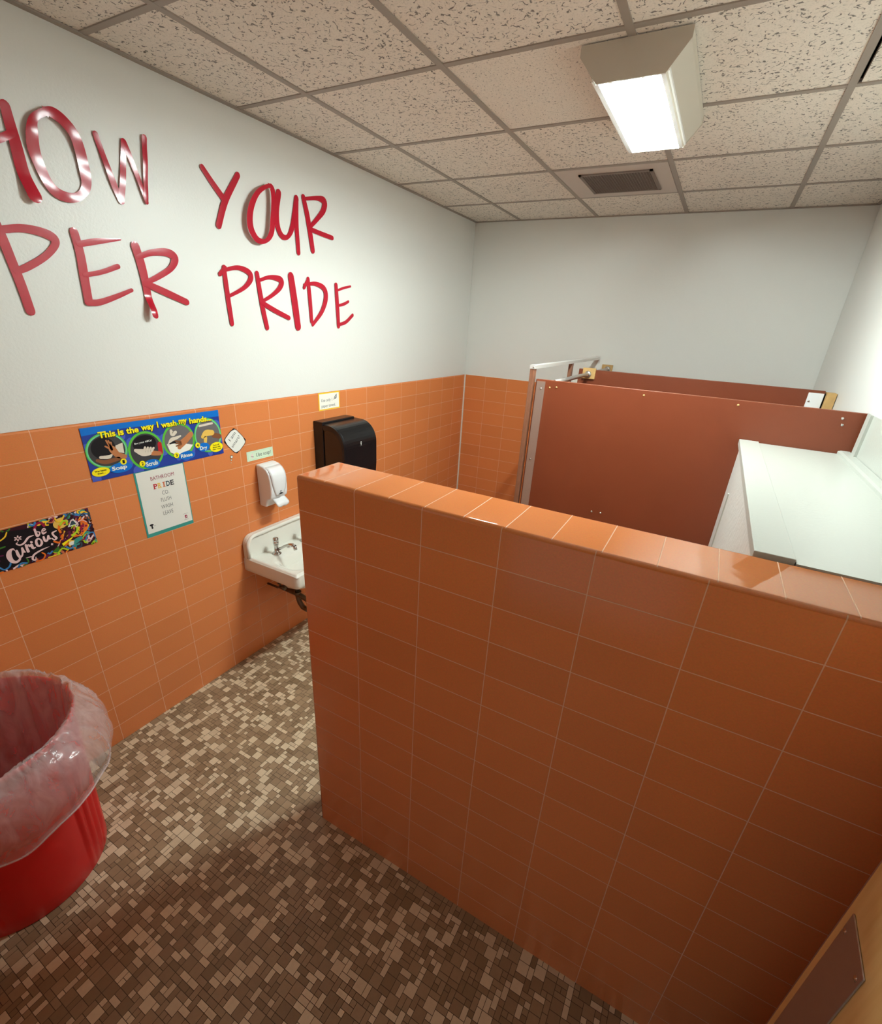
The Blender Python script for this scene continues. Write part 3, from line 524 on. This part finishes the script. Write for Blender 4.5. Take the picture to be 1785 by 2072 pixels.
for i in range(300):
    e = rr.random(); y = rr.uniform(Y0, Y1); z = rr.uniform(Z0, Z1)
    if -3.655 < y < -3.465 and Z0+.022 < z < Z1-.020: continue
    a = rr.uniform(0, 6.28); l = rr.uniform(.012, .035); rr_w = rr.uniform(.003, .009)
    pts = clamp([(y+l*math.cos(a+q*.5)*(q-1.5)*.6, z+l*math.sin(a+q*.7)*(q-1.5)*.6, rr_w) for q in range(4)])
    if len({p[:2] for p in pts}) < 4: continue
    b.wstroke(pts, X+.0001+.000008*i, pal[i % len(pal)], sub=4)
X += .0014
b.wpoly(clamp([(-3.70, 1.10), (-3.68, 1.142), (-3.62, 1.160), (-3.56, 1.150), (-3.50, 1.155), (-3.475, 1.143), (-3.46, 1.12), (-3.462, 1.08), (-3.49, 1.045), (-3.53, 1.030), (-3.60, 1.022), (-3.66, 1.02), (-3.69, 1.05)]), X, 'inkblack')
x2 = X+.0002
b.well(-3.447, 1.136, .026, .021, x2, 'gold', .3); b.well(-3.432, 1.150, .008, .006, x2+.0001, 'purple'); [b.well(-3.455+.011*q, 1.127+.006*q, .004, .004, x2+.0001, 'orange') for q in range(3)]
b.wpoly([(-3.428, 1.112), (-3.406, 1.147), (-3.389, 1.112)], x2, 'white'); b.wpoly([(-3.421, 1.116), (-3.407, 1.138), (-3.397, 1.116)], x2+.0001, 'slate')
b.wstroke([(-3.383, 1.128, .012), (-3.366, 1.110, .014), (-3.372, 1.085, .014), (-3.395, 1.072, .012), (-3.415, 1.070, .010)], x2, 'orange'); b.wstroke([(-3.384, 1.124, .003), (-3.371, 1.108, .003), (-3.377, 1.088, .003), (-3.398, 1.077, .003)], x2+.0003, 'copper')
b.wstroke([(-3.418, 1.104, .003), (-3.408, 1.112, .005), (-3.398, 1.103, .007), (-3.402, 1.085, .009), (-3.420, 1.074, .010)], x2+.0001, 'lime')
b.wstroke([(-3.462, 1.066, .004), (-3.440, 1.068, .009), (-3.428, 1.085, .008), (-3.432, 1.102, .005)], x2, 'purple')
b.wpoly([(-3.463, 1.054), (-3.425, 1.068), (-3.420, 1.066), (-3.460, 1.043)], x2+.0002, 'yellow')
b.wpoly([(-3.428, 1.054), (-3.398, 1.062), (-3.388, 1.050), (-3.418, 1.036)], x2+.0003, 'teal'); b.well(-3.430, 1.044, .010, .008, x2+.0004, 'white', .3)
b.wpoly([(-3.500, 1.033), (-3.475, 1.050), (-3.462, 1.040), (-3.485, 1.020)], x2, 'leaf'); b.wstroke([(-3.497, 1.030, .003), (-3.478, 1.018, .003)], x2+.0001, 'lime'); b.wpoly([(-3.545, 1.018), (-3.515, 1.032), (-3.508, 1.020), (-3.530, 1.016)], x2, 'purple')
b.wpoly([(-3.528, 1.152), (-3.500, 1.163), (-3.485, 1.157), (-3.515, 1.148)], x2, 'amber'); b.wstroke([(-3.645, 1.128, .004), (-3.622, 1.140, .005), (-3.612, 1.155, .004)], x2, 'amber'); b.wstroke([(-3.65, 1.104, .006), (-3.63, 1.106, .005)], x2, 'leaf')
b.wstroke([(-3.420, 1.120, .002), (-3.412, 1.134, .003), (-3.398, 1.130, .003), (-3.392, 1.112, .003), (-3.402, 1.104, .003), (-3.396, 1.118, .003), (-3.376, 1.126, .003), (-3.360, 1.112, .002)], x2+.0005, 'pink')
b.well(-3.370, 1.035, .0075, .0075, x2+.0003, 'pink'); b.well(-3.370, 1.035, .005, .005, x2+.0005, 'magenta'); b.text('be', -3.373, -3.367, 1.033, 1.0375, x2+.0007, 'pink')
b.wstroke([(-3.40, 1.158, .008), (-3.375, 1.148, .010), (-3.352, 1.146, .006)], x2, 'cyan')
for j, s_ in enumerate(CUR): b.wstroke([(p[0], p[1], p[2]*1.35) for p in s_], x2+.0008+.0001*j, 'pink', sub=6)
for q in range(3): a = R(20+60*q); b.wstroke([(-3.588-.010*math.cos(a), 1.124-.009*math.sin(a), .0045), (-3.588+.010*math.cos(a), 1.124+.009*math.sin(a), .0045)], x2+.0026, 'pink')
b.well(-3.494, 1.064, .005, .0022, x2+.0008, 'pink', .5); b.well(-3.494, 1.064, .005, .0022, x2+.0009, 'pink', 2.0)
o = b.build('decorated_banner', origin=(0, -3.55, 1.014)); tag(o, 'black be Curious banner with colourful doodles around white script', 'poster', 'posters on the tiled wall')
# --- speech bubble
b = MB(); cyb, czb = -2.614, 1.3125; ca, sa = math.cos(R(43)), math.sin(R(43))
def rot(p): return (cyb+p[0]*ca-p[1]*sa, czb+p[0]*sa+p[1]*ca)
def bub(k, x, sc):
    pts = []
    for i in range(60):
        t = 2*math.pi*i/60; c_, s_ = math.cos(t), math.sin(t)
        p = (abs(c_)**.42*(1 if c_ > 0 else -1)*.046, abs(s_)**.42*(1 if s_ > 0 else -1)*.054); w_ = 1+.05*math.sin(4*t+.6)
        pts.append(rot((p[0]*w_*sc, p[1]*w_*sc*.98)))
    b.wpoly(pts, x, k)
b.prism([rot((.046*q, .05*w_)) for q, w_ in ((-1, -.9), (-.9, -1), (.9, -1), (1, -.9), (1, .9), (.9, 1), (-.9, 1), (-1, .9))], .0006, .0012, 'x', 'inkblack'); bub('inkblack', .0014, 1.03); bub('white', .0016, .97)
for (y, z, r_) in ((-2.648, 1.236, .0085), (-2.652, 1.220, .0045), (-2.656, 1.206, .0025)): b.well(y, z, r_, r_, .0014, 'inkblack'); b.well(y, z, r_*.75, r_*.75, .0017, 'white')
b.text('I am', -2.643, -2.643+.052, 1.3145, 1.3145+.017, .0019, 'dgrey', rot=R(43)); b.text('smart!', -2.634, -2.634+.072, 1.279, 1.279+.017, .0019, 'dgrey', rot=R(43))
o = b.build('speech_bubble_sign', origin=(0, cyb, czb)); tag(o, 'white speech bubble cutout reading I am smart! on the orange tile', 'sign', 'small signs on the tiled wall')
# --- use soap
b = MB(); X = sheet(b, -2.555, -2.377, 1.189, 1.241, 'palegreen'); 
for a, c_ in (((-2.548, 1.194), (-2.384, 1.1952)), ((-2.548, 1.2348), (-2.384, 1.236)), ((-2.548, 1.194), (-2.5468, 1.236)), ((-2.3852, 1.194), (-2.384, 1.236))): b.wpoly([a, (c_[0], a[1]), c_, (a[0], c_[1])], X+.0002, 'sagegreen')
b.text('Use soap!', -2.494, -2.393, 1.199, 1.226, X+.0003, 'dgrey'); b.wstroke([(-2.520, 1.205, .006), (-2.522, 1.218, .008), (-2.516, 1.226, .003)], X+.0002, 'pink'); b.wstroke([(-2.528, 1.212, .003), (-2.512, 1.208, .003)], X+.0003, 'grey')
o = b.build('sign', origin=(0, -2.466, 1.189)); tag(o, 'pale green Use soap! sign above the white soap dispenser', 'sign', 'small signs on the tiled wall')
# --- one paper towel
b = MB(); X = sheet(b, -1.990, -1.796, 1.389, 1.494, 'amber'); b.wpoly([(-1.982, 1.396), (-1.804, 1.396), (-1.804, 1.487), (-1.982, 1.487)], X+.0002, 'cream')
b.text('Use only 1', -1.966, -1.868, 1.434, 1.458, X+.0004, 'dgrey'); b.text('paper towel.', -1.966, -1.838, 1.401, 1.424, X+.0004, 'dgrey')
b.wstroke([(-1.852, 1.445, .004), (-1.842, 1.462, .006), (-1.824, 1.478, .003)], X+.0004, 'grey'); b.wstroke([(-1.846, 1.452, .003), (-1.832, 1.455, .008), (-1.826, 1.474, .003)], X+.0005, 'slate')
o = b.build('sign', origin=(0, -1.893, 1.389)); tag(o, 'yellow-bordered Use only 1 paper towel sign above the black dispenser', 'sign', 'small signs on the tiled wall')

# ================================================================== SOAP DISPENSER
t = thing('soap_dispenser', 'white plastic soap dispenser on the tiles above the sink', 'soap dispenser', (.0, -2.445, .925))
ya, yb = -2.506, -2.386
side = [(0, 1.166), (.030, 1.166), (.058, 1.160), (.080, 1.146), (.096, 1.122), (.104, 1.09), (.106, 1.05), (.104, 1.01), (.098, .985), (.085, .976), (.066, .970), (.058, .950), (.052, .926), (0, .926)]
b = MB(); b.prism(side, ya, yb, 'y', 'white_plastic'); o = b.build('body', t, bevel=.010)
b = MB()   # front cover: tapering shield with raised face
n = 14; vs = []; fs = []
for i in range(n+1):
    z = 1.158 - (1.158-.992)*i/n; q = i/n
    xf = [0.061, .083, .094, .101, .105, .107, .1085, .109, .109, .1085, .108, .107, .1055, .104, .101][i] if n == 14 else .1
    hwid = .052*(1 - .50*max(0, (q-.35)/.65)**2.2)
    for j in range(9):
        u = j/4-1; vs.append((xf + .006*(1-abs(u)**3), (ya+yb)/2 + u*hwid, z))
for i in range(n):
    for j in range(8): fs.append((i*9+j, (i+1)*9+j, (i+1)*9+j+1, i*9+j+1))
b.add(vs, fs, 'white_plastic', True); o = b.build('front_cover', t); md = o.modifiers.new('s', 'SOLIDIFY'); md.thickness = .006; md.offset = -1
b = MB()   # push lever
vs = []; fs = []
for i in range(9):
    q = i/8; z = .984 - .056*q; x = .070 + .052*math.sin(q*2.0)
    hwid = .044*(1 - .0*q)*(1 if q < .6 else math.sqrt(max(0, 1-((q-.6)/.42)**2)))
    for j in range(9): vs.append((x, (ya+yb)/2 + .004 + (j/4-1)*hwid, z + .004*(1-(j/4-1)**2)))
for i in range(8):
    for j in range(8): fs.append((i*9+j, (i+1)*9+j, (i+1)*9+j+1, i*9+j+1))
b.add(vs, fs, 'white_plastic', True); o = b.build('push_lever', t); md = o.modifiers.new('s', 'SOLIDIFY'); md.thickness = .005
b = MB(); b.well(-2.446, 1.007, .014, .0065, .1142, 'inkblack'); b.wstroke([(-2.455, 1.006, .002), (-2.446, 1.002, .003), (-2.437, 1.006, .002)], .1144, 'white'); b.text('GP', -2.452, -2.440, 1.018, 1.025, .1145, 'dgrey', bold=.03)
b.build('badge', t)['label'] = 'dark oval badge'

# ================================================================== PAPER TOWEL DISPENSER
t = thing('paper_towel_dispenser', 'big black paper towel dispenser with a rounded top on the tiled wall', 'towel dispenser', (0, -1.885, .93))
ya, yb = -2.050, -1.722
def towel_prof(d=0, n=12):
    p = [(0, .93+d), (.215-d, .93+d), (.232-d, .96), (.240-d, 1.05), (.240-d, 1.195)]
    for i in range(1, n+1):
        a = R(90*i/n); p.append((.120+(.120-d)*math.cos(a), 1.195+(.130-d)*math.sin(a)))
    return p + [(.055, 1.327-d), (0, 1.327-d)]
b = MB(); b.prism(towel_prof(), ya+.012, yb, 'y', 'black'); o = b.build('body', t, bevel=.006)
b = MB(); b.box((0, ya+.004, 1.0), (.075, yb-.02, 1.338), 'black'); b.build('back_housing', t, bevel=.005)
b = MB()   # arched side rim
out = [(x, z) for x, z in towel_prof() if x > .05]; cxm, czm = .14, 1.10
outer = [(.07, .95)] + [(x, z) for x, z in towel_prof()[2:-1]][:-1] + [(.075, 1.318)]
inner = [(cxm+(x-cxm)*.84, czm+(z-czm)*.87) for x, z in outer]; n = len(outer)
vs = [(x, ya, z) for x, z in outer] + [(x, ya, z) for x, z in inner] + [(x, ya+.014, z) for x, z in outer] + [(x, ya+.014, z) for x, z in inner]
fs = []
for i in range(n-1): fs += [(i, i+1, n+i+1, n+i), (i, 2*n+i, 2*n+i+1, i+1), (n+i, n+i+1, 3*n+i+1, 3*n+i)]
b.add(vs, fs, 'black', False); b.build('side_rim', t)
b = MB(); b.prism(inner, ya+.007, ya+.0115, 'y', 'smoke'); b.build('side_window', t)['label'] = 'smoked brown window'
b = MB(); b.well(-1.886, 1.214, .006, .0095, .2405, 'white'); b.well(-1.886, 1.214, .003, .006, .2408, 'inkblack'); b.wstroke([(-1.886, 1.205, .0025), (-1.886, 1.200, .004)], .2408, 'white'); b.text('dispenser', -1.901, -1.871, 1.193, 1.1985, .2406, 'grey'); b.build('logo', t)['label'] = 'small white logo'

# ================================================================== SINK
t = thing('sink', 'white porcelain wall-hung sink with tall backsplash, partly behind the low tiled wall', 'sink', (0, -2.40, .57))
ya, yb, xf = -2.655, -2.145, .405
b = MB(); N = 72; NX = 60
def hz(x, y):
    d = min(y-ya, yb-y, xf-x); lip = .006*(1-sstep(.0, .016, abs(d-.014))) - (.010*(1-sstep(0, .012, d)))**1
    u, v = (x-.255)/.118, (y+2.40)/.195; rr_ = (abs(u)**3+abs(v)**3)**(1/3)
    basin = -.115*(1-sstep(.62, 1.0, rr_)) ; ledge = -.010*(1-sstep(1.0, 1.14, rr_))
    # soap ledges cut into the deck on each side
    return .660 + lip - .006*sstep(.015, .03, d) + ledge + basin
g = [[(x, y, hz(x, y)) for y in [ya+(yb-ya)*j/N for j in range(N+1)]] for x in [xf*i/NX for i in range(NX+1)]]
vs = [p for r_ in g for p in r_]; W_ = N+1
fs = [(i*W_+j, (i+1)*W_+j, (i+1)*W_+j+1, i*W_+j+1) for i in range(NX) for j in range(N)]
b.add(vs, fs, 'porcelain', True)
# rounded apron following the outline
cr = .028
def outline(o): # from the wall, around the front, back to the wall
    p = [(0, ya-o)]
    p += [(xf-cr+(cr+o)*math.sin(R(a)), ya+cr-(cr+o)*math.cos(R(a))) for a in range(0, 91, 15)]
    p += [(xf-cr+(cr+o)*math.cos(R(a)), yb-cr+(cr+o)*math.sin(R(a))) for a in range(0, 91, 15)] + [(0, yb+o)]
    return p
rings = [(-.006, .655), (-.001, .6545), (.0, .650), (.002, .60), (.0, .580), (-.006, .574), (-.03, .574)]
vs = []; n = len(outline(0))
for o_, z in rings: vs += [(x, y, z) for x, y in outline(o_)]
fs = [(i*n+j, i*n+j+1, (i+1)*n+j+1, (i+1)*n+j) for i in range(len(rings)-1) for j in range(n-1)]
b.add(vs, fs, 'porcelain', True)
b.add([(x, y, .574) for x, y in outline(-.03)], [tuple(range(n))], 'porcelain')
# underside bowl
n = 24; pr_ = [(1.0, .574), (.97, .545), (.85, .505), (.55, .48), (.12, .475)]; vs = []
for s_, z in pr_: vs += [(.245+.14*s_*math.cos(2*math.pi*j/n), -2.40+.21*s_*math.sin(2*math.pi*j/n), z) for j in range(n)]
b.add(vs, [(i*n+j, i*n+(j+1) % n, (i+1)*n+(j+1) % n, (i+1)*n+j) for i in range(len(pr_)-1) for j in range(n)], 'porcelain', True)
b.build('basin', t)
def splash(o, zt, n=8, rc=.055):
    y0, y1 = ya+.0+o, yb-o; p = [(y0, .575), (y1, .575)]
    p += [(y1-rc+rc*math.cos(R(90*i/n)), zt-rc+rc*math.sin(R(90*i/n))) for i in range(n+1)]
    p += [(y0+rc-rc*math.sin(R(90*i/n)), zt-rc+rc*math.cos(R(90*i/n))) for i in range(n+1)]
    return p
b = MB(); b.prism(splash(0, .790), 0, .034, 'x', 'porcelain'); o = b.build('backsplash', t, bevel=.008)
b = MB()   # raised rolled rim around the splash
pth = splash(.008, .782)[2:]; pts = [(.036, y, z) for y, z in [(yb-.008, .66)] + pth + [(ya+.008, .66)]]
b.tube(pts, .011, 'porcelain', 12); b.build('splash_rim', t)
b = MB(); b.lathe((.088, -2.40, .6545), [(.0001, .006), (.012, .0055), (.018, .003), (.019, 0)], 'chrome', 24); b.build('hole_cover', t)['label'] = 'flat grey metal cover'
def faucet(y, label):
    f = thing('faucet', label, 'faucet', (.105, y, .655), 'chrome push taps on the sink'); fx = .105
    b = MB(); b.lathe((fx, y, .6545), [(.026, 0), (.026, .004), (.019, .010), (.013, .013), (.012, .052), (.0135, .056), (.0135, .060), (.011, .062)], 'chrome', 24); b.build('body', f)
    b = MB(); b.lathe((fx, y, .7165), [(.011, 0), (.0155, .002), (.0160, .012), (.0145, .014), (.0145, .017), (.0160, .019), (.0160, .034), (.0135, .038), (.0001, .0385)], 'chrome', 24); b.build('push_handle', f)
    b = MB(); b.tube([(fx+.008, y, .682), (fx+.040, y, .700), (fx+.075, y, .724), (fx+.105, y, .740), (fx+.130, y, .746), (fx+.150, y, .742)], [.0085, .008, .0075, .0078, .009, .010], 'chrome', 14)
    b.tube([(fx+.148, y, .744), (fx+.153, y, .722)], .0105, 'chrome', 14); b.build('spout', f)
faucet(-2.510, 'chrome push tap with curved spout on the near side of the sink')
faucet(-2.290, 'chrome push tap at the far side of the sink, mostly behind the low wall')
b = MB(); b.tube([(.128, -2.40, .48), (.128, -2.40, .352), ], .016, 'brass', 16); b.tube([(.128, -2.40, .352), (.128, -2.40, .336)], .023, 'brass', 16)
b.tube([(.128, -2.40, .336), (.131, -2.40, .306), (.142, -2.40, .276), (.165, -2.40, .250), (.195, -2.40, .246), (.215, -2.40, .262), (.222, -2.40, .29), (.205, -2.40, .32), (.12, -2.40, .335), (0, -2.40, .34)], .0165, 'brass', 16)
b.tube([(.195, -2.40, .248), (.196, -2.40, .232)], .010, 'brass', 12); b.build('drain_trap', t)['label'] = 'aged brass drain trap'
for y in (-2.51, -2.29):
    b = MB(); b.tube([(.105, y, .575), (.105, y, .44), (.085, y, .42), (0, y, .42)], .007, 'brass', 10); b.tube([(.105, y, .50), (.105, y, .455)], .014, 'brass', 12); b.tube([(.105, y, .43), (.145, y, .43)], .011, 'brass', 10); b.build('supply_valve', t)

# ================================================================== TOILET STALLS
def screw(parent, x, y, z, r_=.006, k='chrome', axis='y', sgn=-1):
    b = MB(); b.lathe((x, y, z), [(r_, 0), (r_*.8, sgn*r_*.5), (.0001, sgn*r_*.7)], k, 12, axis); return b.build('screw', parent)
def partition(name, x0, x1, y, z1, label, th=.025):
    t = thing(name, label, 'partition', ((x0+x1)/2, y, .3), 'red-brown stall partitions')
    b = MB(); b.box((x0, y, .30), (x1, y+th, z1), 'phen'); b.build('panel', t, bevel=.0015); return t
p1 = partition('stall_partition', 1.222, XR-.004, -1.600, 1.672, 'near red-brown stall partition, behind the low tiled wall and white chase')
b = MB(); b.box((1.229, -1.6035, .32), (1.276, -1.600, 1.663), 'bronze_steel'); b.build('edge_channel', p1)['label'] = 'grey-brown metal channel'
for x, z in ((1.256, 1.625), (1.250, 1.232), (1.250, .8)): screw(p1, x, -1.6035, z, .0055)
for x, z, r_ in ((1.303, 1.635, .005), (1.340, 1.640, .005), (1.784, 1.648, .005), (2.194, 1.651, .005), (1.646, .997, .006), (1.695, 1.000, .006), (2.585, 1.643, .006), (2.592, 1.617, .006)): screw(p1, x, -1.600, z, r_, 'chrome' if r_ > .0055 else 'block')
p2 = partition('stall_partition', 1.250, 2.625, -.790, 1.692, 'far red-brown stall partition, showing only its top above the near one')
b = MB(); b.box((2.55, -.797, 1.56), (2.628, -.790, 1.678), 'white_plastic'); b.box((2.622, -.797, 1.56), (2.628, -.74, 1.678), 'white_plastic'); b.build('wall_bracket', p2)['label'] = 'white metal wall bracket'
screw(p2, 2.562, -.797, 1.632, .006)
b = MB(); b.box((2.630, -.83, 1.54), (XR-.001, -.755, 1.686), 'block'); tag(b.build('wood_block', bevel=.002), 'wood block on the right wall behind the white bracket', 'block', 'raw wood mounting blocks')
def pilaster(y0, y1, ztop, label):
    b = MB(); b.box((1.184, y0, 0), (1.208, y1, ztop), 'pil'); o = b.build('stall_pilaster', bevel=.002, origin=(1.2, y0, .05)); return tag(o, label, 'pilaster', 'stall pilasters')
pilaster(-1.612, -1.572, 1.722, 'red-brown stall pilaster beside the near partition, under the start of the rail')
pilaster(-.83, -.79, 1.722, 'red-brown stall pilaster at the far partition, half way along the rail')
t = thing('head_rail', 'pale aluminium head rail running over the stall pilasters to the back wall', 'rail', (1.2, -.8, 1.722))
b = MB(); b.prism([(1.182, 1.7225), (1.212, 1.7225), (1.212, 1.740), (1.209, 1.742), (1.185, 1.742), (1.182, 1.740)], -1.614, -.004, 'y', 'aluminium'); b.build('rail', t)
b = MB(); b.box((1.178, -.006, 1.700), (1.218, -.0, 1.750), 'aluminium'); b.build('flange', t)
screw(t, 1.203, -1.614, 1.731, .005)
def block(x, y, z, label): 
    b = MB(); b.box((x-.042, y-.019, z-.034), (x+.042, y, z+.034), 'block'); return tag(b.build('wood_block', bevel=.002, origin=(x, y, z)), label, 'block', 'raw wood mounting blocks')
block(1.322, -.790, 1.668, 'wood block on the far partition holding the near curtain rod')
block(1.285, -.000, 1.655, 'wood block on the back wall holding the far curtain rod')
def rod(x, y0, y1, z, label):
    t = thing('curtain_rod', label, 'rod', (x, (y0+y1)/2, z), 'curtain rods over the stalls')
    b = MB(); b.tube([(x, y0, z), (x, y1, z)], .0125, 'steel', 16); b.build('rod', t)
    b = MB(); b.lathe((x, y1, z), [(.0001, -.012), (.018, -.012), (.022, -.006), (.023, 0)], 'steel', 20, 'y'); b.build('flange', t)
rod(1.318, -1.574, -.810, 1.662, 'near grey curtain rod, ending in a wood block on the far partition')
rod(1.290, -.764, -.020, 1.655, 'far grey curtain rod, ending at the back wall')

# ================================================================== WHITE PIPE CHASE
t = thing('pipe_chase', 'white painted boxed chase between the low tiled wall and near partition', 'boxed chase', (2.46, -2.33, 0))
b = MB(); b.box((2.252, YH+HT+.002, 0), (XR-.002, -1.603, 1.478), 'rough_white'); b.build('body', t)
b = MB(); b.box((2.319, YH+HT+.002, 1.478), (XR-.062, -1.603, 1.4965), 'white_board'); b.build('top_panel', t)
b = MB(); b.box((2.240, YH+HT+.010, 1.478), (2.318, -1.603, 1.503), 'white_board'); b.build('edge_board', t, bevel=.002)
b = MB(); b.prism([(2.612, 1.4965), (2.612, 1.508), (2.622, 1.512), (XR-.022, 1.512), (XR-.022, 1.4965)], YH+HT+.002, -1.603, 'y', 'white_board'); b.build('wall_strip', t)
b = MB(); b.box((2.247, -1.845, 0), (2.252, -1.83, 1.30), 'white_board'); b.build('side_batten', t)

# ================================================================== BIN AND LINER
bx, by = .292, -3.965; RB, RT, HB = .243, .283, .66
t = thing('trash_can', 'large round red plastic trash can with ribbed side, left foreground', 'trash can', (bx, by, 0))
b = MB(); n = 480; vs = []; 
prof_ = [(0.0001, .012), (RB-.02, .012), (RB-.004, .0), (RB, .006)] + [(RB+(RT-RB-.012)*q, .006+(HB-.03)*q) for q in [i/10 for i in range(1, 11)]] + [(RT-.004, HB-.02), (RT-.004, HB-.004), (RT-.008, HB), (RT-.013, HB-.004), (RT-.016, HB-.02), (RB-.008, .03), (.0001, .022)]
for i, (r_, z) in enumerate(prof_):
    for j in range(n):
        a = 2*math.pi*j/n; rr_ = r_
        if 4 <= i <= 13:
            g_ = 0
            for c0 in (42, 132, 222, 312):
                d = (math.degrees(a)-c0+180) % 360-180 + (0)
                if abs(d) < 15: g_ = max(g_, (.5-.5*math.cos((d+15)/30*2*math.pi*4))**.6)
            rr_ = r_ + .009*g_*min(1, (i-3)/1.5)
        vs.append((bx+rr_*math.cos(a), by+rr_*math.sin(a), z))
b.add(vs, [(i*n+j, i*n+(j+1) % n, (i+1)*n+(j+1) % n, (i+1)*n+j) for i in range(len(prof_)-1) for j in range(n)], 'bin', True)
b.build('body', t)
# liner
from mathutils import noise
b = MB(); n = 220; levels = []
for q in range(14): levels.append(('in', q/13))
for q in range(1, 6): levels.append(('top', q/6))
for q in range(20): levels.append(('out', q/19))
vs = []
for i, (k_, q) in enumerate(levels):
    for j in range(n):
        a = 2*math.pi*j/n; ca_, sa_ = math.cos(a), math.sin(a)
        nz = noise.noise(Vector((ca_*2.6, sa_*2.6, i*.10))); nf = noise.noise(Vector((ca_*11, sa_*11, i*.16+5))); ridg = 1-abs(noise.noise(Vector((ca_*6, sa_*6, i*.22+9))))*2
        ztop = HB+.014+.010*nz
        if k_ == 'in': r_ = RB-.06 + (RT-.018-RB+.06)*q**.7 + .014*nf*(1-q*.5); z = .10 + (ztop-.02-.10)*q
        elif k_ == 'top': r_ = RT-.018 + .026*q; z = ztop - .02 + .022*math.sin(q*math.pi*.75) + .006*nf
        else:
            hem = .40 + .035*nz + .02*math.sin(a*2+1); bulge = (.040 + .030*max(0, math.cos(a-R(35))))*math.sin(min(1, q*1.1)*math.pi*.80)
            r_ = RT+.008 + bulge + .006*nf*min(1, q*3)*(1-.7*q) + .008*ridg*min(1, q*4)*(1-.85*q); z = ztop - .004 + (hem-ztop)*q
        if k_ == 'top' or (k_ == 'out' and q < .35): r_ += .007*math.sin(a*37+3*nz*9)*(1-abs(nf))*(.6+.4*math.sin(a*5)); z += .005*math.sin(a*37+3*nz*9+1)
        x = max(.012, bx+r_*ca_); vs.append((x, by+r_*sa_, z))
b.add(vs, [(i*n+j, i*n+(j+1) % n, (i+1)*n+(j+1) % n, (i+1)*n+j) for i in range(len(levels)-1) for j in range(n)], 'film', True)
for s0 in (len(levels)-1,):
    ring = [vs[s0*n+j] for j in range(0, n, 2)]; ring.append(ring[0]); b.tube(ring, .0035, 'film', 6, caps=False)
o = b.build('trash_bag', origin=(bx, by, .10)); tag(o, 'wrinkled clear plastic bag lining the red trash can, folded over its rim', 'trash bag')
